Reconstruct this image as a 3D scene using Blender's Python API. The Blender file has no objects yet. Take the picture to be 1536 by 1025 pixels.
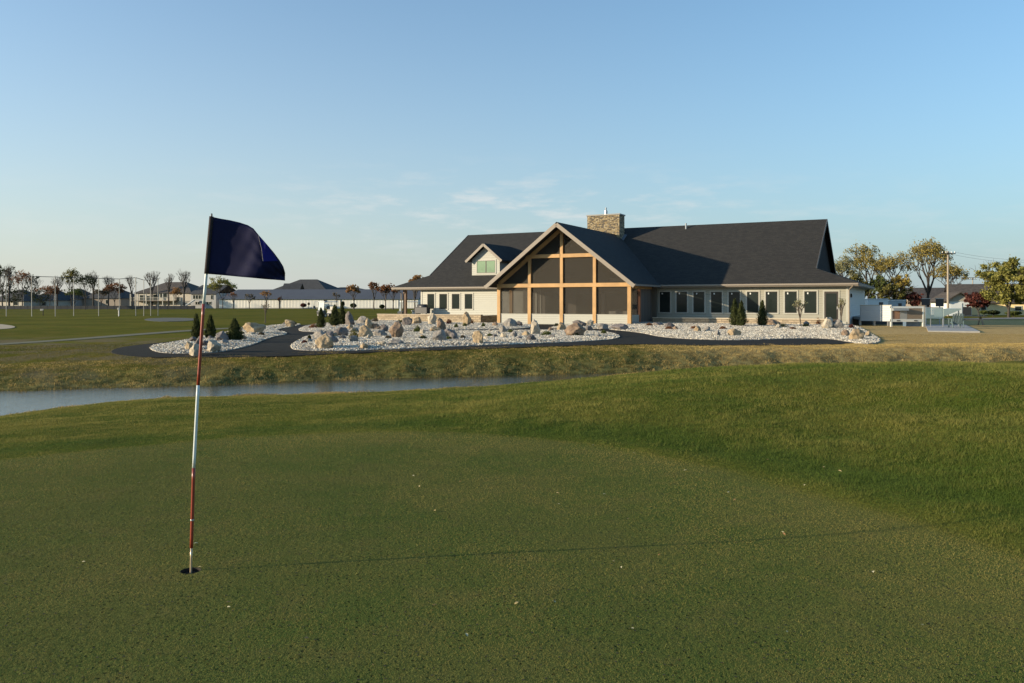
import bpy, math, random
import numpy as np
from mathutils import Vector, noise
from mathutils.geometry import delaunay_2d_cdt
random.seed(7); rng = np.random.default_rng(7)
sc = bpy.context.scene
COL = sc.collection
CAMZ = 1.556; F = 1200.0; CX = 768.0; HY = 453.0      # eye height, focal length and horizon of the photograph
# ------------------------------------------------------------------ helpers
def link(o, parent=None):
    COL.objects.link(o)
    if parent: o.parent = parent
    return o
def tag(o, label=None, cat=None, group=None, kind=None):
    if label: o['label'] = label
    if cat: o['category'] = cat
    if group: o['group'] = group
    if kind: o['kind'] = kind
    return o
def thing(name, label, cat, loc=(0,0,0), rz=0, group=None):
    o = bpy.data.objects.new(name, None); o.location = loc; o.rotation_euler = (0,0,rz)
    o.empty_display_size = .2
    link(o); return tag(o, label, cat, group)
class MB:
    def __init__(s): s.v = []; s.f = []
    def add(s, vs, fs):
        n = len(s.v); s.v += [tuple(p) for p in vs]; s.f += [tuple(i+n for i in f) for f in fs]; return s
    def box(s, x0,x1,y0,y1,z0,z1):
        return s.add([(x0,y0,z0),(x1,y0,z0),(x1,y1,z0),(x0,y1,z0),(x0,y0,z1),(x1,y0,z1),(x1,y1,z1),(x0,y1,z1)],
            [(0,3,2,1),(4,5,6,7),(0,1,5,4),(1,2,6,5),(2,3,7,6),(3,0,4,7)])
    def slab(s, poly, t):      # planar polygon (list of 3d points), thickened downwards by t
        n = len(poly); top = [Vector(p) for p in poly]; bot = [p-Vector((0,0,t)) for p in top]
        return s.add(top+bot, [tuple(range(n)), tuple(range(2*n-1,n-1,-1))] + [(i,i+n,(i+1)%n+n,(i+1)%n) for i in range(n)])
    def prism(s, poly, d):     # polygon extruded along vector d
        n = len(poly); d = Vector(d); a = [Vector(p) for p in poly]; b = [p+d for p in a]
        return s.add(a+b, [tuple(range(n-1,-1,-1)), tuple(range(n,2*n))] + [(i,(i+1)%n,(i+1)%n+n,i+n) for i in range(n)])
    def bar(s, a, b, w, h=None):
        a = Vector(a); b = Vector(b); h = h or w; d = (b-a).normalized()
        up = Vector((0,0,1)) if abs(d.z) < .95 else Vector((0,1,0))
        r = d.cross(up).normalized(); u = r.cross(d)
        vs = [p + r*(sx*w/2) + u*(sz*h/2) for p in (a,b) for sx,sz in ((-1,-1),(1,-1),(1,1),(-1,1))]
        return s.add(vs, [(3,2,1,0),(4,5,6,7),(0,1,5,4),(1,2,6,5),(2,3,7,6),(3,0,4,7)])
    def tube(s, pts, rad, n=8, cap=True):
        pts = [Vector(p) for p in pts]; vs = []; fs = []
        if not hasattr(rad,'__len__'): rad = [rad]*len(pts)
        for i,p in enumerate(pts):
            d = (pts[min(i+1,len(pts)-1)]-pts[max(i-1,0)]).normalized()
            up = Vector((0,0,1)) if abs(d.z) < .9 else Vector((0,1,0))
            r = d.cross(up).normalized(); u = r.cross(d)
            for k in range(n):
                a = 2*math.pi*k/n; vs.append(p + r*(math.cos(a)*rad[i]) + u*(math.sin(a)*rad[i]))
        for i in range(len(pts)-1):
            for k in range(n): fs.append((i*n+k, (i+1)*n+k, (i+1)*n+(k+1)%n, i*n+(k+1)%n))
        if cap: fs += [tuple(range(n)), tuple(range((len(pts))*n-1,(len(pts)-1)*n-1,-1))]
        return s.add(vs, fs)
    def build(s, name, m, parent=None, smooth=False, bevel=0):
        me = bpy.data.meshes.new(name); me.from_pydata(s.v, [], s.f); me.materials.append(m)
        if smooth: me.polygons.foreach_set('use_smooth', [True]*len(me.polygons))
        me.update(); o = link(bpy.data.objects.new(name, me), parent)
        if bevel:
            b = o.modifiers.new('bevel','BEVEL'); b.width = bevel; b.segments = 2; b.limit_method='ANGLE'
        return o
def npmesh(name, V, Fc, m, parent=None, tint=None, smooth=False):    # numpy mesh, equal-sized faces
    me = bpy.data.meshes.new(name); k = Fc.shape[1]
    me.vertices.add(len(V)); me.vertices.foreach_set('co', V.astype(np.float32).ravel())
    me.loops.add(Fc.size); me.loops.foreach_set('vertex_index', Fc.astype(np.int32).ravel())
    me.polygons.add(len(Fc)); me.polygons.foreach_set('loop_start', np.arange(len(Fc),dtype=np.int32)*k)
    if smooth: me.polygons.foreach_set('use_smooth', np.ones(len(Fc),bool))
    me.materials.append(m)
    for nm,arr in (tint or {}).items():
        at = me.attributes.new(nm,'FLOAT','POINT'); at.data.foreach_set('value', arr.astype(np.float32))
    me.update(calc_edges=True); me.validate()
    return link(bpy.data.objects.new(name, me), parent)
def copy_tree(o, parent=None):
    c = o.copy(); COL.objects.link(c); c.parent = parent
    for ch in [x for x in bpy.data.objects if x.parent == o]: copy_tree(ch, c)
    return c
# ------------------------------------------------------------------ materials
class N:
    def __init__(s, name):
        s.m = bpy.data.materials.new(name); s.m.use_nodes = True; s.t = s.m.node_tree; s.n = s.t.nodes; s.l = s.t.links
        s.b = s.n['Principled BSDF']; s.out = s.n['Material Output']; s.tc = s.n.new('ShaderNodeTexCoord')
    def set(s, **k):
        for a,v in k.items(): s.b.inputs[a.replace('_',' ')].default_value = v
        return s
    def lk(s, a, b): s.l.new(a, b)
    def val(s, x, sock):
        if isinstance(x,(int,float)): sock.default_value = x
        elif isinstance(x,tuple): sock.default_value = x if len(x)==4 or sock.type=='VECTOR' else (*x,1)
        else: s.l.new(x, sock)
    def noise(s, scale, detail=4, rough=.6, vec=None, dist=0):
        n = s.n.new('ShaderNodeTexNoise'); n.inputs['Scale'].default_value = scale; n.inputs['Detail'].default_value = detail
        n.inputs['Roughness'].default_value = rough; n.inputs['Distortion'].default_value = dist
        s.lk(vec or s.tc.outputs['Object'], n.inputs['Vector']); return n.outputs['Fac']
    def math(s, op, a, b=0., c=0., clamp=False):
        n = s.n.new('ShaderNodeMath'); n.operation = op; n.use_clamp = clamp
        for i,x in enumerate((a,b,c)): s.val(x, n.inputs[i])
        return n.outputs[0]
    def ramp(s, x, a, b):       # smooth 0..1 between a and b
        n = s.n.new('ShaderNodeMapRange'); n.interpolation_type='SMOOTHSTEP'
        s.val(x,n.inputs[0]); n.inputs[1].default_value = a; n.inputs[2].default_value = b; return n.outputs[0]
    def mix(s, f, a, b, mode='MIX'):
        n = s.n.new('ShaderNodeMix'); n.data_type='RGBA'; n.blend_type = mode
        s.val(f, n.inputs[0]); s.val(a, n.inputs[6]); s.val(b, n.inputs[7]); return n.outputs[2]
    def attr(s, name):
        n = s.n.new('ShaderNodeAttribute'); n.attribute_name = name; return n.outputs['Fac']
    def sep(s, vec=None):
        n = s.n.new('ShaderNodeSeparateXYZ'); s.lk(vec or s.tc.outputs['Object'], n.inputs[0]); return n.outputs
    def comb(s, x, y, z):
        n = s.n.new('ShaderNodeCombineXYZ')
        for i,a in enumerate((x,y,z)): s.val(a,n.inputs[i])
        return n.outputs[0]
    def color(s, c): s.val(c, s.b.inputs['Base Color']); return s
    def bump(s, h, strength=.5, dist=.02):
        n = s.n.new('ShaderNodeBump'); n.inputs['Strength'].default_value = strength; n.inputs['Distance'].default_value = dist
        s.val(h, n.inputs['Height']); s.lk(n.outputs[0], s.b.inputs['Normal']); return s
def simple(name, c, rough=.6, var=.12, scale=6, bump=.1, metallic=0):
    k = N(name); k.set(Roughness=rough, Metallic=metallic)
    f = k.noise(scale)
    k.color(k.mix(f, tuple(x*(1-var*2) for x in c), tuple(min(1,x*(1+var*2)) for x in c)))
    if bump: k.bump(k.noise(scale*6), bump, .01)
    return k.m
def siding(name, c, horizontal=True, per=.18, depth=.025):
    k = N(name); k.set(Roughness=.55); sx = k.sep()
    a = sx[2] if horizontal else k.math('ADD', sx[0], k.math('MULTIPLY', sx[1], 1.0))
    fr = k.math('FRACT', k.math('DIVIDE', a, per))
    h = k.math('SUBTRACT', 1.0, fr) if horizontal else k.ramp(fr, .0, .12)
    f = k.noise(3); g = k.noise(30, vec=k.comb(sx[0], sx[1], k.math('MULTIPLY', sx[2], 3.)))
    k.color(k.mix(k.math('MULTIPLY', k.math('ADD', f, g), .5), tuple(x*.84 for x in c), tuple(min(1,x*1.08) for x in c)))
    k.bump(h, 1.0, depth); return k.m
def boards(name, c1, c2, per=.22):    # weathered vertical boards of uneven colour
    k = N(name); k.set(Roughness=.8); sx = k.sep(); a = k.math('ADD', sx[0], sx[1])
    cell = k.math('FLOOR', k.math('DIVIDE', a, per)); wn = k.n.new('ShaderNodeTexWhiteNoise'); wn.noise_dimensions='1D'; k.lk(cell, wn.inputs['W'])
    g = k.noise(8, vec=k.comb(k.math('MULTIPLY',a,4.), 0., sx[2]))
    k.color(k.mix(k.math('MULTIPLY', k.math('ADD', wn.outputs[0], g), .5), c1, c2))
    k.bump(k.ramp(k.math('FRACT', k.math('DIVIDE', a, per)), 0, .12), .8, .02); return k.m
def wood(name, c):
    k = N(name); k.set(Roughness=.6); sx = k.sep()
    a = k.noise(9, vec=k.comb(k.math('MULTIPLY',sx[0],6.), k.math('MULTIPLY',sx[1],6.), k.math('MULTIPLY',sx[2],.6)))
    b = k.noise(1.2); f = k.math('MULTIPLY', k.math('ADD', a, b), .5)
    k.color(k.mix(k.ramp(f,.3,.7), tuple(x*.72 for x in c), tuple(x*1.15 for x in c))); k.bump(a,.2,.01); return k.m
def shingle(name, c, axis=0, zs=1.9):
    k = N(name); k.set(Roughness=.9); sx = k.sep()
    v = k.comb(sx[axis], k.math('MULTIPLY', sx[2], zs), 0.)
    br = k.n.new('ShaderNodeTexBrick'); k.lk(v, br.inputs['Vector']); br.inputs['Scale'].default_value = 1
    for nm,vv in (('Mortar Size',.012),('Brick Width',.33),('Row Height',.16),('Mortar Smooth',.4),('Bias',0.)): br.inputs[nm].default_value = vv
    br.inputs['Color1'].default_value = (*[x*.7 for x in c],1); br.inputs['Color2'].default_value = (*[x*1.35 for x in c],1)
    br.inputs['Mortar'].default_value = (*[x*.4 for x in c],1)
    f = k.noise(.35, 3); g = k.noise(22,2)
    cc = k.mix(1., br.outputs['Color'], k.mix(f, (.92,.92,.93), (1.08,1.07,1.05)), 'MULTIPLY')
    cc = k.mix(k.ramp(g,.35,.7), cc, k.mix(1., cc, (1.7,1.65,1.5), 'MULTIPLY'))
    k.color(cc); k.bump(k.math('ADD', br.outputs['Fac'], g), .35, .02); return k.m
def stonework(name, c1, c2, c3, scale=5, flat=2.2):
    k = N(name); k.set(Roughness=.85); sx = k.sep()
    v = k.comb(k.math('ADD',sx[0],sx[1]), k.math('MULTIPLY',sx[2],flat), k.math('MULTIPLY',sx[1],.3))
    vo = k.n.new('ShaderNodeTexVoronoi'); vo.inputs['Scale'].default_value = scale; k.lk(v, vo.inputs['Vector'])
    ve = k.n.new('ShaderNodeTexVoronoi'); ve.feature='DISTANCE_TO_EDGE'; ve.inputs['Scale'].default_value = scale; k.lk(v, ve.inputs['Vector'])
    cs = k.n.new('ShaderNodeSeparateColor'); k.lk(vo.outputs['Color'], cs.inputs[0])
    cc = k.mix(k.ramp(cs.outputs[0],.2,.8), c1, c2); cc = k.mix(k.ramp(cs.outputs[1],.6,.75), cc, c3)
    e = k.ramp(ve.outputs['Distance'], 0, .08)
    cc = k.mix(e, tuple(x*.45 for x in c1), cc); k.color(cc)
    k.bump(k.math('ADD', e, k.noise(30)), .9, .03); return k.m
def blockwork(name, c):
    k = N(name); k.set(Roughness=.9); sx = k.sep(); v = k.comb(k.math('ADD',sx[0],sx[1]), sx[2], 0.)
    br = k.n.new('ShaderNodeTexBrick'); k.lk(v, br.inputs['Vector']); br.inputs['Scale'].default_value = 1
    for nm,vv in (('Mortar Size',.012),('Brick Width',.42),('Row Height',.16),('Mortar Smooth',.3)): br.inputs[nm].default_value = vv
    br.inputs['Color1'].default_value = (*[x*.75 for x in c],1); br.inputs['Color2'].default_value = (*[x*1.2 for x in c],1)
    br.inputs['Mortar'].default_value = (*[x*.45 for x in c],1)
    k.color(k.mix(k.noise(14), br.outputs['Color'], k.mix(1., br.outputs['Color'], (.75,.72,.7),'MULTIPLY')))
    k.bump(k.math('ADD', k.math('MULTIPLY', br.outputs['Fac'], -1.), k.noise(40)), .8, .03); return k.m
def leafmat(name, c1, c2, trans=.25):
    k = N(name); k.set(Roughness=.8); k.b.inputs['Specular IOR Level'].default_value = .12
    cc = k.mix(k.attr('tint'), c1, c2); k.color(cc)
    tr = k.n.new('ShaderNodeBsdfTranslucent'); k.lk(cc, tr.inputs[0]); mx = k.n.new('ShaderNodeMixShader')
    mx.inputs[0].default_value = trans; k.lk(k.b.outputs[0], mx.inputs[1]); k.lk(tr.outputs[0], mx.inputs[2]); k.lk(mx.outputs[0], k.out.inputs[0])
    return k.m
def glassmat(name, c=(.012,.016,.014), rough=.06):
    k = N(name); k.set(Roughness=rough); k.b.inputs['IOR'].default_value = 1.5; k.b.inputs['Specular IOR Level'].default_value = .22
    k.color(k.mix(k.noise(.8), c, tuple(x*2.2 for x in c))); k.bump(k.noise(.9), .05, .02); return k.m
def boulder(name, c1, c2):
    k = N(name); k.set(Roughness=.9); n1 = k.noise(1.3,6,.65); n2 = k.noise(9,5,.7); n3 = k.noise(40,2)
    cc = k.mix(k.ramp(n1,.35,.65), c1, c2); cc = k.mix(k.ramp(n2,.5,.72), cc, tuple(x*.55 for x in c1))
    cc = k.mix(k.math('MULTIPLY',k.ramp(n3,.55,.75),.35), cc, (.5,.46,.4)); k.color(cc)
    k.bump(k.math('ADD', n2, k.math('MULTIPLY',n3,.4)), .9, .05); return k.m

WHITE = siding('white_lap_siding', (.385,.38,.32)); BEIGE = siding('beige_lap_siding', (.31,.295,.23)); WHITE2 = siding('bright_white_siding', (.50,.51,.50))
CREAM = simple('cream_trim', (.40,.39,.33), .5, .05)
TAUPE = simple('taupe_fascia', (.24,.20,.155), .55, .08)
WOOD = wood('golden_timber', (.47,.27,.10))
ROOFX = shingle('charcoal_shingles', (0.014,0.013,0.011), 0)
ROOFY = shingle('charcoal_shingles_side', (0.012,0.012,0.011), 1, 1.6)
CHIM = stonework('ledge_stone', (.30,.22,.11), (.42,.34,.21), (.11,.095,.075), 5)
BLOCK = blockwork('tan_block', (.46,.37,.25))
GLASS = glassmat('dark_glass')
GREENGLASS = glassmat('green_glass', (.14,.20,.13), .15)
DARKW = boards('weathered_boards', (.05,.042,.035), (.2,.17,.14))
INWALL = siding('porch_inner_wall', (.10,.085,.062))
DARKMETAL = simple('dark_metal', (.03,.03,.032), .45, .1)
GREYMETAL = simple('galvanised_metal', (.42,.43,.43), .35, .08, metallic=.6)
CONC = simple('concrete', (.30,.29,.265), .85, .12, 2.5, .2)
DARKTRIM = simple('dark_brown_frame', (.045,.036,.028), .5, .1)
GABLE = simple('charcoal_gable_cladding', (.012,.012,.012), 1., .15)
SOFFIT = simple('soffit', (.30,.26,.21), .7, .05)

def screenmat():
    k = N('insect_screen'); k.set(Roughness=.8); k.color(k.mix(k.noise(1.2), (.062,.054,.040), (.090,.077,.058)))
    t = k.n.new('ShaderNodeBsdfTransparent'); t.inputs[0].default_value = (.9,.9,.9,1)
    mx = k.n.new('ShaderNodeMixShader'); mx.inputs[0].default_value = .70
    k.lk(k.b.outputs[0], mx.inputs[1]); k.lk(t.outputs[0], mx.inputs[2]); k.lk(mx.outputs[0], k.out.inputs[0]); return k.m
SCREEN = screenmat()

# ------------------------------------------------------------------ terrain heights
CP = np.array([(0,0,0),(-6,0,-.02),(6,0,.12),(0,4,0),(-1.86,4.63,0),(-5,7.5,-.02),(-1.4,9.0,0),(2.2,7.9,.0),(3.1,4.9,.0),(1,2,0),
 (6,6,.30),(5,10,.20),(8,9,.42),(-15,9,-.45),(-20,11,-.8),(-20,3,-.4),(-20,-20,0),(20,-20,.2),(0,-20,0),(-6.5,11,-.2),(-4.5,14,-.34),(0,15,-.18),(20,14,.5),
 (-22,27,-.6),(-15,28.5,-.5),(-10,29,-.48),(-4,30.5,-.45),(2,32,-.42),(8,34,-.42),(18,36,-.42),(30,38,-.42),
 (-20,36,-.35),(-10,36,-.36),(0,40,-.36),(12,42,-.36),(0,50,-.34),(25,50,-.30),(0,60,-.32),(30,60,-.26),(-40,60,-.3),(-40,90,-.3),(60,90,-.3),(0,90,-.3),(60,50,-.3),(60,20,-.1),(-60,30,-.4)]
 + [((px-768)/1200*Y, Y, CAMZ-(cy-453)/1200*Y-d) for px,cy,l in (
   (0,626,((13,.06),(15,.0),(16.5,.0),(18,.02))),(150,606,((15,.05),(17,.0),(19,.0),(20.3,.02))),(300,597,((16,.05),(18,.0),(20,.0),(22,.02))),
   (450,593,((17,.03),(19.5,0),(22,.01))),(600,588,((17,.06),(19.5,0),(22,0),(23.5,.02))),(768,578,((18,.05),(20,0),(22,0),(24,.02))),(850,572,((15,.12),(18,.01),(20,0),(22.5,.02),(25,.05))),
   (1000,558,((13,.18),(16,.0),(18,.0),(20,.04),(23,.16))),(1200,548,((13,.16),(15.5,.0),(17.5,.01),(20,.12),(24,.34))),(1400,546,((12,.14),(14.5,0),(16.5,.01),(19,.12),(23,.3))),(1536,549,((11,.12),(13.5,0),(15.5,.01),(18,.12),(22,.3)))) for Y,d in l], float)
def tps_k(r2): return np.where(r2>1e-9, r2*np.log(np.maximum(r2,1e-9))*.5, 0)
_n = len(CP); _d2 = ((CP[:,None,:2]-CP[None,:,:2])**2).sum(-1)
_A = np.zeros((_n+3,_n+3)); _A[:_n,:_n] = tps_k(_d2)+np.eye(_n)*.5; _A[:_n,_n]=1; _A[:_n,_n+1:]=CP[:,:2]; _A[_n,:_n]=1; _A[_n+1:,:_n]=CP[:,:2].T
_w = np.linalg.solve(_A, np.concatenate([CP[:,2],[0,0,0]]))
NX = np.array([(-200,0),(-40,6),(-20,11),(-14,15.5),(-12.3,17.6),(-11.86,18.6),(-11.4,20.0),(-10.8,21.0),(-9.7,22.3),(-7.9,22.9),(-5.35,23.6),(-2.66,24.4),(-.3,25.2),(4,27.6),(10,28.6),(20,29.5),(40,30.5),(300,40)],float)
FX = np.array([(-200,8),(-40,15),(-25,20.2),(-14.8,23.4),(-12.4,24.3),(-9.7,25.1),(-5.9,26.8),(-2.7,27.9),(2,29.1),(5.9,30.5),(12,31.8),(25,33.2),(45,34),(300,44)],float)
def sstep(t): t = np.clip(t,0,1); return t*t*(3-2*t)
WATER = -1.1
def base_h(X, Y):
    X = np.asarray(X,float); Y = np.asarray(Y,float); Xc = np.clip(X,-60,60); Yc = np.clip(Y,-20,90)
    z = _w[_n] + _w[_n+1]*Xc + _w[_n+2]*Yc
    for i in range(_n): z = z + _w[i]*tps_k((Xc-CP[i,0])**2+(Yc-CP[i,1])**2)
    far = sstep((np.sqrt((X/1.0)**2+Y**2)-55)/30); return z*(1-far) + (-.3)*far
def H(X, Y):
    z = base_h(X, Y); X = np.asarray(X,float); Y = np.asarray(Y,float)
    wob = .10*np.sin(X*.83)+.07*np.sin(X*2.3+1)+.06*np.sin(X*5.3)
    n = np.interp(X, NX[:,0], NX[:,1])+wob*.5; f = np.interp(X, FX[:,0], FX[:,1])+wob
    bed = WATER-.06-.5*np.sin(np.clip((Y-n)/np.maximum(f-n,.1),0,1)*math.pi)
    tn = sstep((n-Y)/.9); tf = sstep((Y-f)/2.6)**.8
    zn = (WATER-.05)*(1-tn)+z*tn; zf = (WATER-.05)*(1-tf)+z*tf
    return np.where(Y<n, zn, np.where(Y>f, zf, bed))
def gp(px, py, off=0.):      # the ground point that the photograph shows at this pixel
    rx = (px-CX)/F; rz = -(py-HY)/F
    Ys = np.concatenate([np.arange(2,80,.05), np.geomspace(80,1500,500)])
    d = CAMZ+rz*Ys - H(rx*Ys, Ys); i = np.argmax(d<0)
    if i<=0: i = len(Ys)-1
    a,b = d[i-1], d[i]; y = Ys[i-1]+(Ys[i]-Ys[i-1])*(a/(a-b) if a!=b else 0)
    return Vector((rx*y, y, float(H(rx*y,y))+off))
HOLE = (-1.86, 4.63)
# green outline
GE = [(-250,700),(0,683),(150,668),(350,650),(560,645),(700,650),(850,663),(950,678),(1100,705),(1200,735),(1350,775),(1536,835)]
GP = [(F*CAMZ/(y-HY)*(x-CX)/F, F*CAMZ/(y-HY)) for x,y in GE]
GPOLY = np.array(GP+[(4,3),(4,-4),(-10,-4),(-11,4)])
def sdist(P, X, Y):      # signed distance to polygon, positive inside
    d = np.full(X.shape, 1e9); ins = np.zeros(X.shape,bool); n = len(P)
    for i in range(n):
        x0,y0 = P[i]; x1,y1 = P[(i+1)%n]; dx,dy = x1-x0,y1-y0
        t = np.clip(((X-x0)*dx+(Y-y0)*dy)/(dx*dx+dy*dy),0,1); d = np.minimum(d, np.hypot(X-x0-t*dx, Y-y0-t*dy))
        c = (y0>Y)!=(y1>Y); xi = x0+(Y-y0)/np.where(abs(y1-y0)<1e-9,1e-9,(y1-y0))*dx; ins ^= c&(X<xi)
    return np.where(ins,d,-d)
def grow(a, b, s0, r):
    o=[a]; s=s0
    while o[-1]<b: s*=r; o.append(o[-1]+s)
    return o
xs = np.array(sorted([-t for t in grow(30,2600,.5,1.13)]) + list(np.arange(-29.7,-13,.3)) + list(np.arange(-12.9,13,.13)) + list(np.arange(13.1,29.8,.3)) + grow(30,2600,.5,1.13))
ys = np.array([-400,-200,-100,-60,-40,-25,-15,-10,-6,-3,-1,0,1,1.6,2] + list(np.arange(2.1,12,.11)) + list(np.arange(12,37,.18)) + grow(37.2,3000,.3,1.05))
XX,YY = np.meshgrid(xs,ys); ZZ = H(XX,YY)
gd = sdist(GPOLY, XX, YY)
cn = np.interp(XX, NX[:,0], NX[:,1]); cf = np.interp(XX, FX[:,0], FX[:,1])
bank = np.maximum(np.where(YY<cn, 1-sstep((cn-YY)/2.2), 0), np.where(YY>=cn, 1-sstep((YY-cf)/4.5), 0))
rough = 1-sstep((gd+.3)/.5)
loop = np.zeros(XX.shape); sel = (YY>1)&(YY<60)&(abs(XX)<45)
idx = np.argwhere(sel)
for i,j in idx:
    x,y = XX[i,j],YY[i,j]; r = rough[i,j]
    if r>0: loop[i,j] = r*(noise.noise((x*.9,y*.9,0))*.035 + noise.noise((x*3,y*3,2))*.012 + bank[i,j]*(noise.noise((x*1.3,y*1.3,5))*.07+noise.noise((x*4,y*4,6))*.05)) * (1 if y<38 else .4)
ZZ = ZZ+loop
nx,ny = len(xs),len(ys); Vt = np.stack([XX.ravel(),YY.ravel(),ZZ.ravel()],1)
I = np.arange(nx*ny).reshape(ny,nx); Fq = np.stack([I[:-1,:-1],I[:-1,1:],I[1:,1:],I[1:,:-1]],-1)
# cut a square of cells round the hole; stitched to a circle below
i0 = np.searchsorted(xs, HOLE[0]-.14)-1; i1 = np.searchsorted(xs, HOLE[0]+.14); j0 = np.searchsorted(ys, HOLE[1]-.14)-1; j1 = np.searchsorted(ys, HOLE[1]+.14)
keep = np.ones(Fq.shape[:2],bool); keep[j0:j1, i0:i1] = False
ring = [I[j0,i] for i in range(i0,i1)]+[I[j,i1] for j in range(j0,j1)]+[I[j1,i] for i in range(i1,i0,-1)]+[I[j,i0] for j in range(j1,j0,-1)]
HZ = float(H(*HOLE)); R_HOLE = .056
def subdivide_ring(r):   # more points along the square for a round hole
    return r
rv = []; nb = len(Vt)
NC = len(ring)*4
ext = [Vt[a]*(1-t)+Vt[b]*t for a,b in zip(ring, ring[1:]+ring[:1]) for t in (0,.25,.5,.75)]
circ = []
for p in ext:
    a = math.atan2(p[1]-HOLE[1], p[0]-HOLE[0]); circ.append((HOLE[0]+R_HOLE*math.cos(a), HOLE[1]+R_HOLE*math.sin(a), HZ))
Vt = np.concatenate([Vt, np.array(ext), np.array(circ)])
extra = np.array([(nb+i, nb+(i+1)%NC, nb+NC+(i+1)%NC, nb+NC+i) for i in range(NC)])
Fall = np.concatenate([Fq[keep].reshape(-1,4), extra])
def zone(X,Y):
    g = sdist(GPOLY,X,Y); a = {}
    a['green'] = sstep((g+.12)/.3); a['collar'] = np.exp(-((g+.75)/.55)**2)
    c1 = np.interp(X, NX[:,0], NX[:,1]); c2 = np.interp(X, FX[:,0], FX[:,1])
    a['bank'] = np.maximum(np.where(Y<c1, 1-sstep((c1-Y)/1.8), 0), np.where(Y>=c1, 1-sstep((Y-c2)/4.2), 0))
    a['near'] = np.where(Y<c1, 1., 0.)
    a['dry'] = np.where(Y>c2, sstep((X/np.maximum(Y,1)-.10)/.22), 0)*(1-sstep((Y-75)/20))
    a['left'] = np.where(Y>c2, sstep((-X/np.maximum(Y,1)-.30)/.15)*(1-sstep((Y-38)/7)), 0)
    return a
def ground_material():
    k = N('ground_turf'); k.set(Roughness=1.); k.b.inputs['Specular IOR Level'].default_value = .03
    n1 = k.noise(.55,5,.6); n2 = k.noise(3.2,5,.65); n3 = k.noise(28,4,.7); n4 = k.noise(150,2,.7); nl = k.noise(.09,4,.55)
    sx = k.sep()
    # mown green
    g = k.mix(k.ramp(n1,.35,.65), (0.085,0.113,0.027), (0.119,0.123,0.035)); g = k.mix(k.math('MULTIPLY',k.ramp(n2,.45,.75),.5), g, (0.158,0.128,0.046))
    g = k.mix(k.ramp(n4,.3,.7), k.mix(1.,g,(.6,.6,.6),'MULTIPLY'), k.mix(1.,g,(1.35,1.35,1.2),'MULTIPLY'))
    # aeration plugs: rows of small dark holes
    v = k.comb(k.math('ADD', sx[0], k.math('MULTIPLY', sx[1], .18)), k.math('SUBTRACT', sx[1], k.math('MULTIPLY', sx[0], .18)), 0.)
    vo = k.n.new('ShaderNodeTexVoronoi'); vo.voronoi_dimensions='2D'; vo.inputs['Scale'].default_value = 17; vo.inputs['Randomness'].default_value = .45; k.lk(v, vo.inputs['Vector'])
    dot = k.math('SUBTRACT', 1., k.ramp(vo.outputs['Distance'], .06, .17)); dot = k.math('MULTIPLY', dot, k.ramp(k.noise(5),.38,.62))
    g = k.mix(k.math('MULTIPLY', dot, .8), g, (.012,.014,.007))
    # longer rough on the near bank
    r = k.mix(k.ramp(n1,.4,.62), (0.075,0.097,0.012), (0.135,0.125,0.020)); r = k.mix(k.ramp(n2,.5,.8), r, (0.182,0.149,0.030))
    r = k.mix(k.ramp(n3,.3,.7), k.mix(1.,r,(.5,.5,.5),'MULTIPLY'), k.mix(1.,r,(1.3,1.3,1.2),'MULTIPLY'))
    # fairway beyond
    f = k.mix(k.ramp(nl,.4,.6), (0.082,0.088,0.008), (0.121,0.113,0.012)); f = k.mix(k.math('MULTIPLY',k.ramp(n1,.45,.7),.6), f, (0.175,0.117,0.022))
    f = k.mix(k.ramp(n3,.25,.75), k.mix(1.,f,(.7,.7,.7),'MULTIPLY'), k.mix(1.,f,(1.25,1.25,1.2),'MULTIPLY'))
    dry = k.mix(k.ramp(n2,.35,.65), (.47,.31,.125), (.62,.44,.19)); dry = k.mix(k.ramp(n3,.35,.7), k.mix(1.,dry,(.65,.65,.62),'MULTIPLY'), dry)
    f = k.mix(k.math('MULTIPLY', k.attr('dry'), k.ramp(k.math('ADD',k.attr('dry'),n1),.45,.95)), f, dry)
    f = k.mix(k.math('MULTIPLY', k.attr('left'), k.ramp(k.noise(.5,4),.38,.58)), f, (.15,.12,.06))
    c = k.mix(k.attr('near'), f, r)
    c = k.mix(k.math('MULTIPLY', k.attr('collar'), k.math('MULTIPLY',k.ramp(n1,.3,.6),.5)), c, (.035,.085,.018))
    c = k.mix(k.attr('green'), c, g)
    bk = k.mix(k.ramp(n2,.35,.65), (.06,.055,.022), (.21,.19,.07)); c = k.mix(k.math('MULTIPLY', k.attr('bank'), .85), c, bk)
    k.color(c)
    hh = k.math('ADD', k.math('MULTIPLY', n3, .6), k.math('SUBTRACT', k.math('MULTIPLY', n4, .25), k.math('MULTIPLY', k.math('MULTIPLY',dot,k.attr('green')), .5)))
    k.bump(hh, .8, .03); return k.m
zn = zone(Vt[:,0],Vt[:,1])
ground = npmesh('ground', Vt, Fall, ground_material(), tint=zn, smooth=True); tag(ground, 'mown golf course ground sloping to the creek', 'ground', kind='structure')

# water
def watermat():
    k = N('creek_water'); k.set(Roughness=.04); k.b.inputs['IOR'].default_value = 1.33
    k.color(k.mix(k.noise(.4), (.018,.022,.016),(.03,.032,.02)))
    sx = k.sep(); v = k.comb(k.math('MULTIPLY', sx[0], 1.6), k.math('MULTIPLY', sx[1], 3.2), 0.)
    k.bump(k.math('ADD', k.noise(2.6,3,.6,v,.4), k.math('MULTIPLY',k.noise(9,2,.6,v),.5)), .38, .018); return k.m
w = MB(); w.add([(-300,-5,WATER),(300,-5,WATER),(300,60,WATER),(-300,60,WATER)],[(0,1,2,3)])
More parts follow.
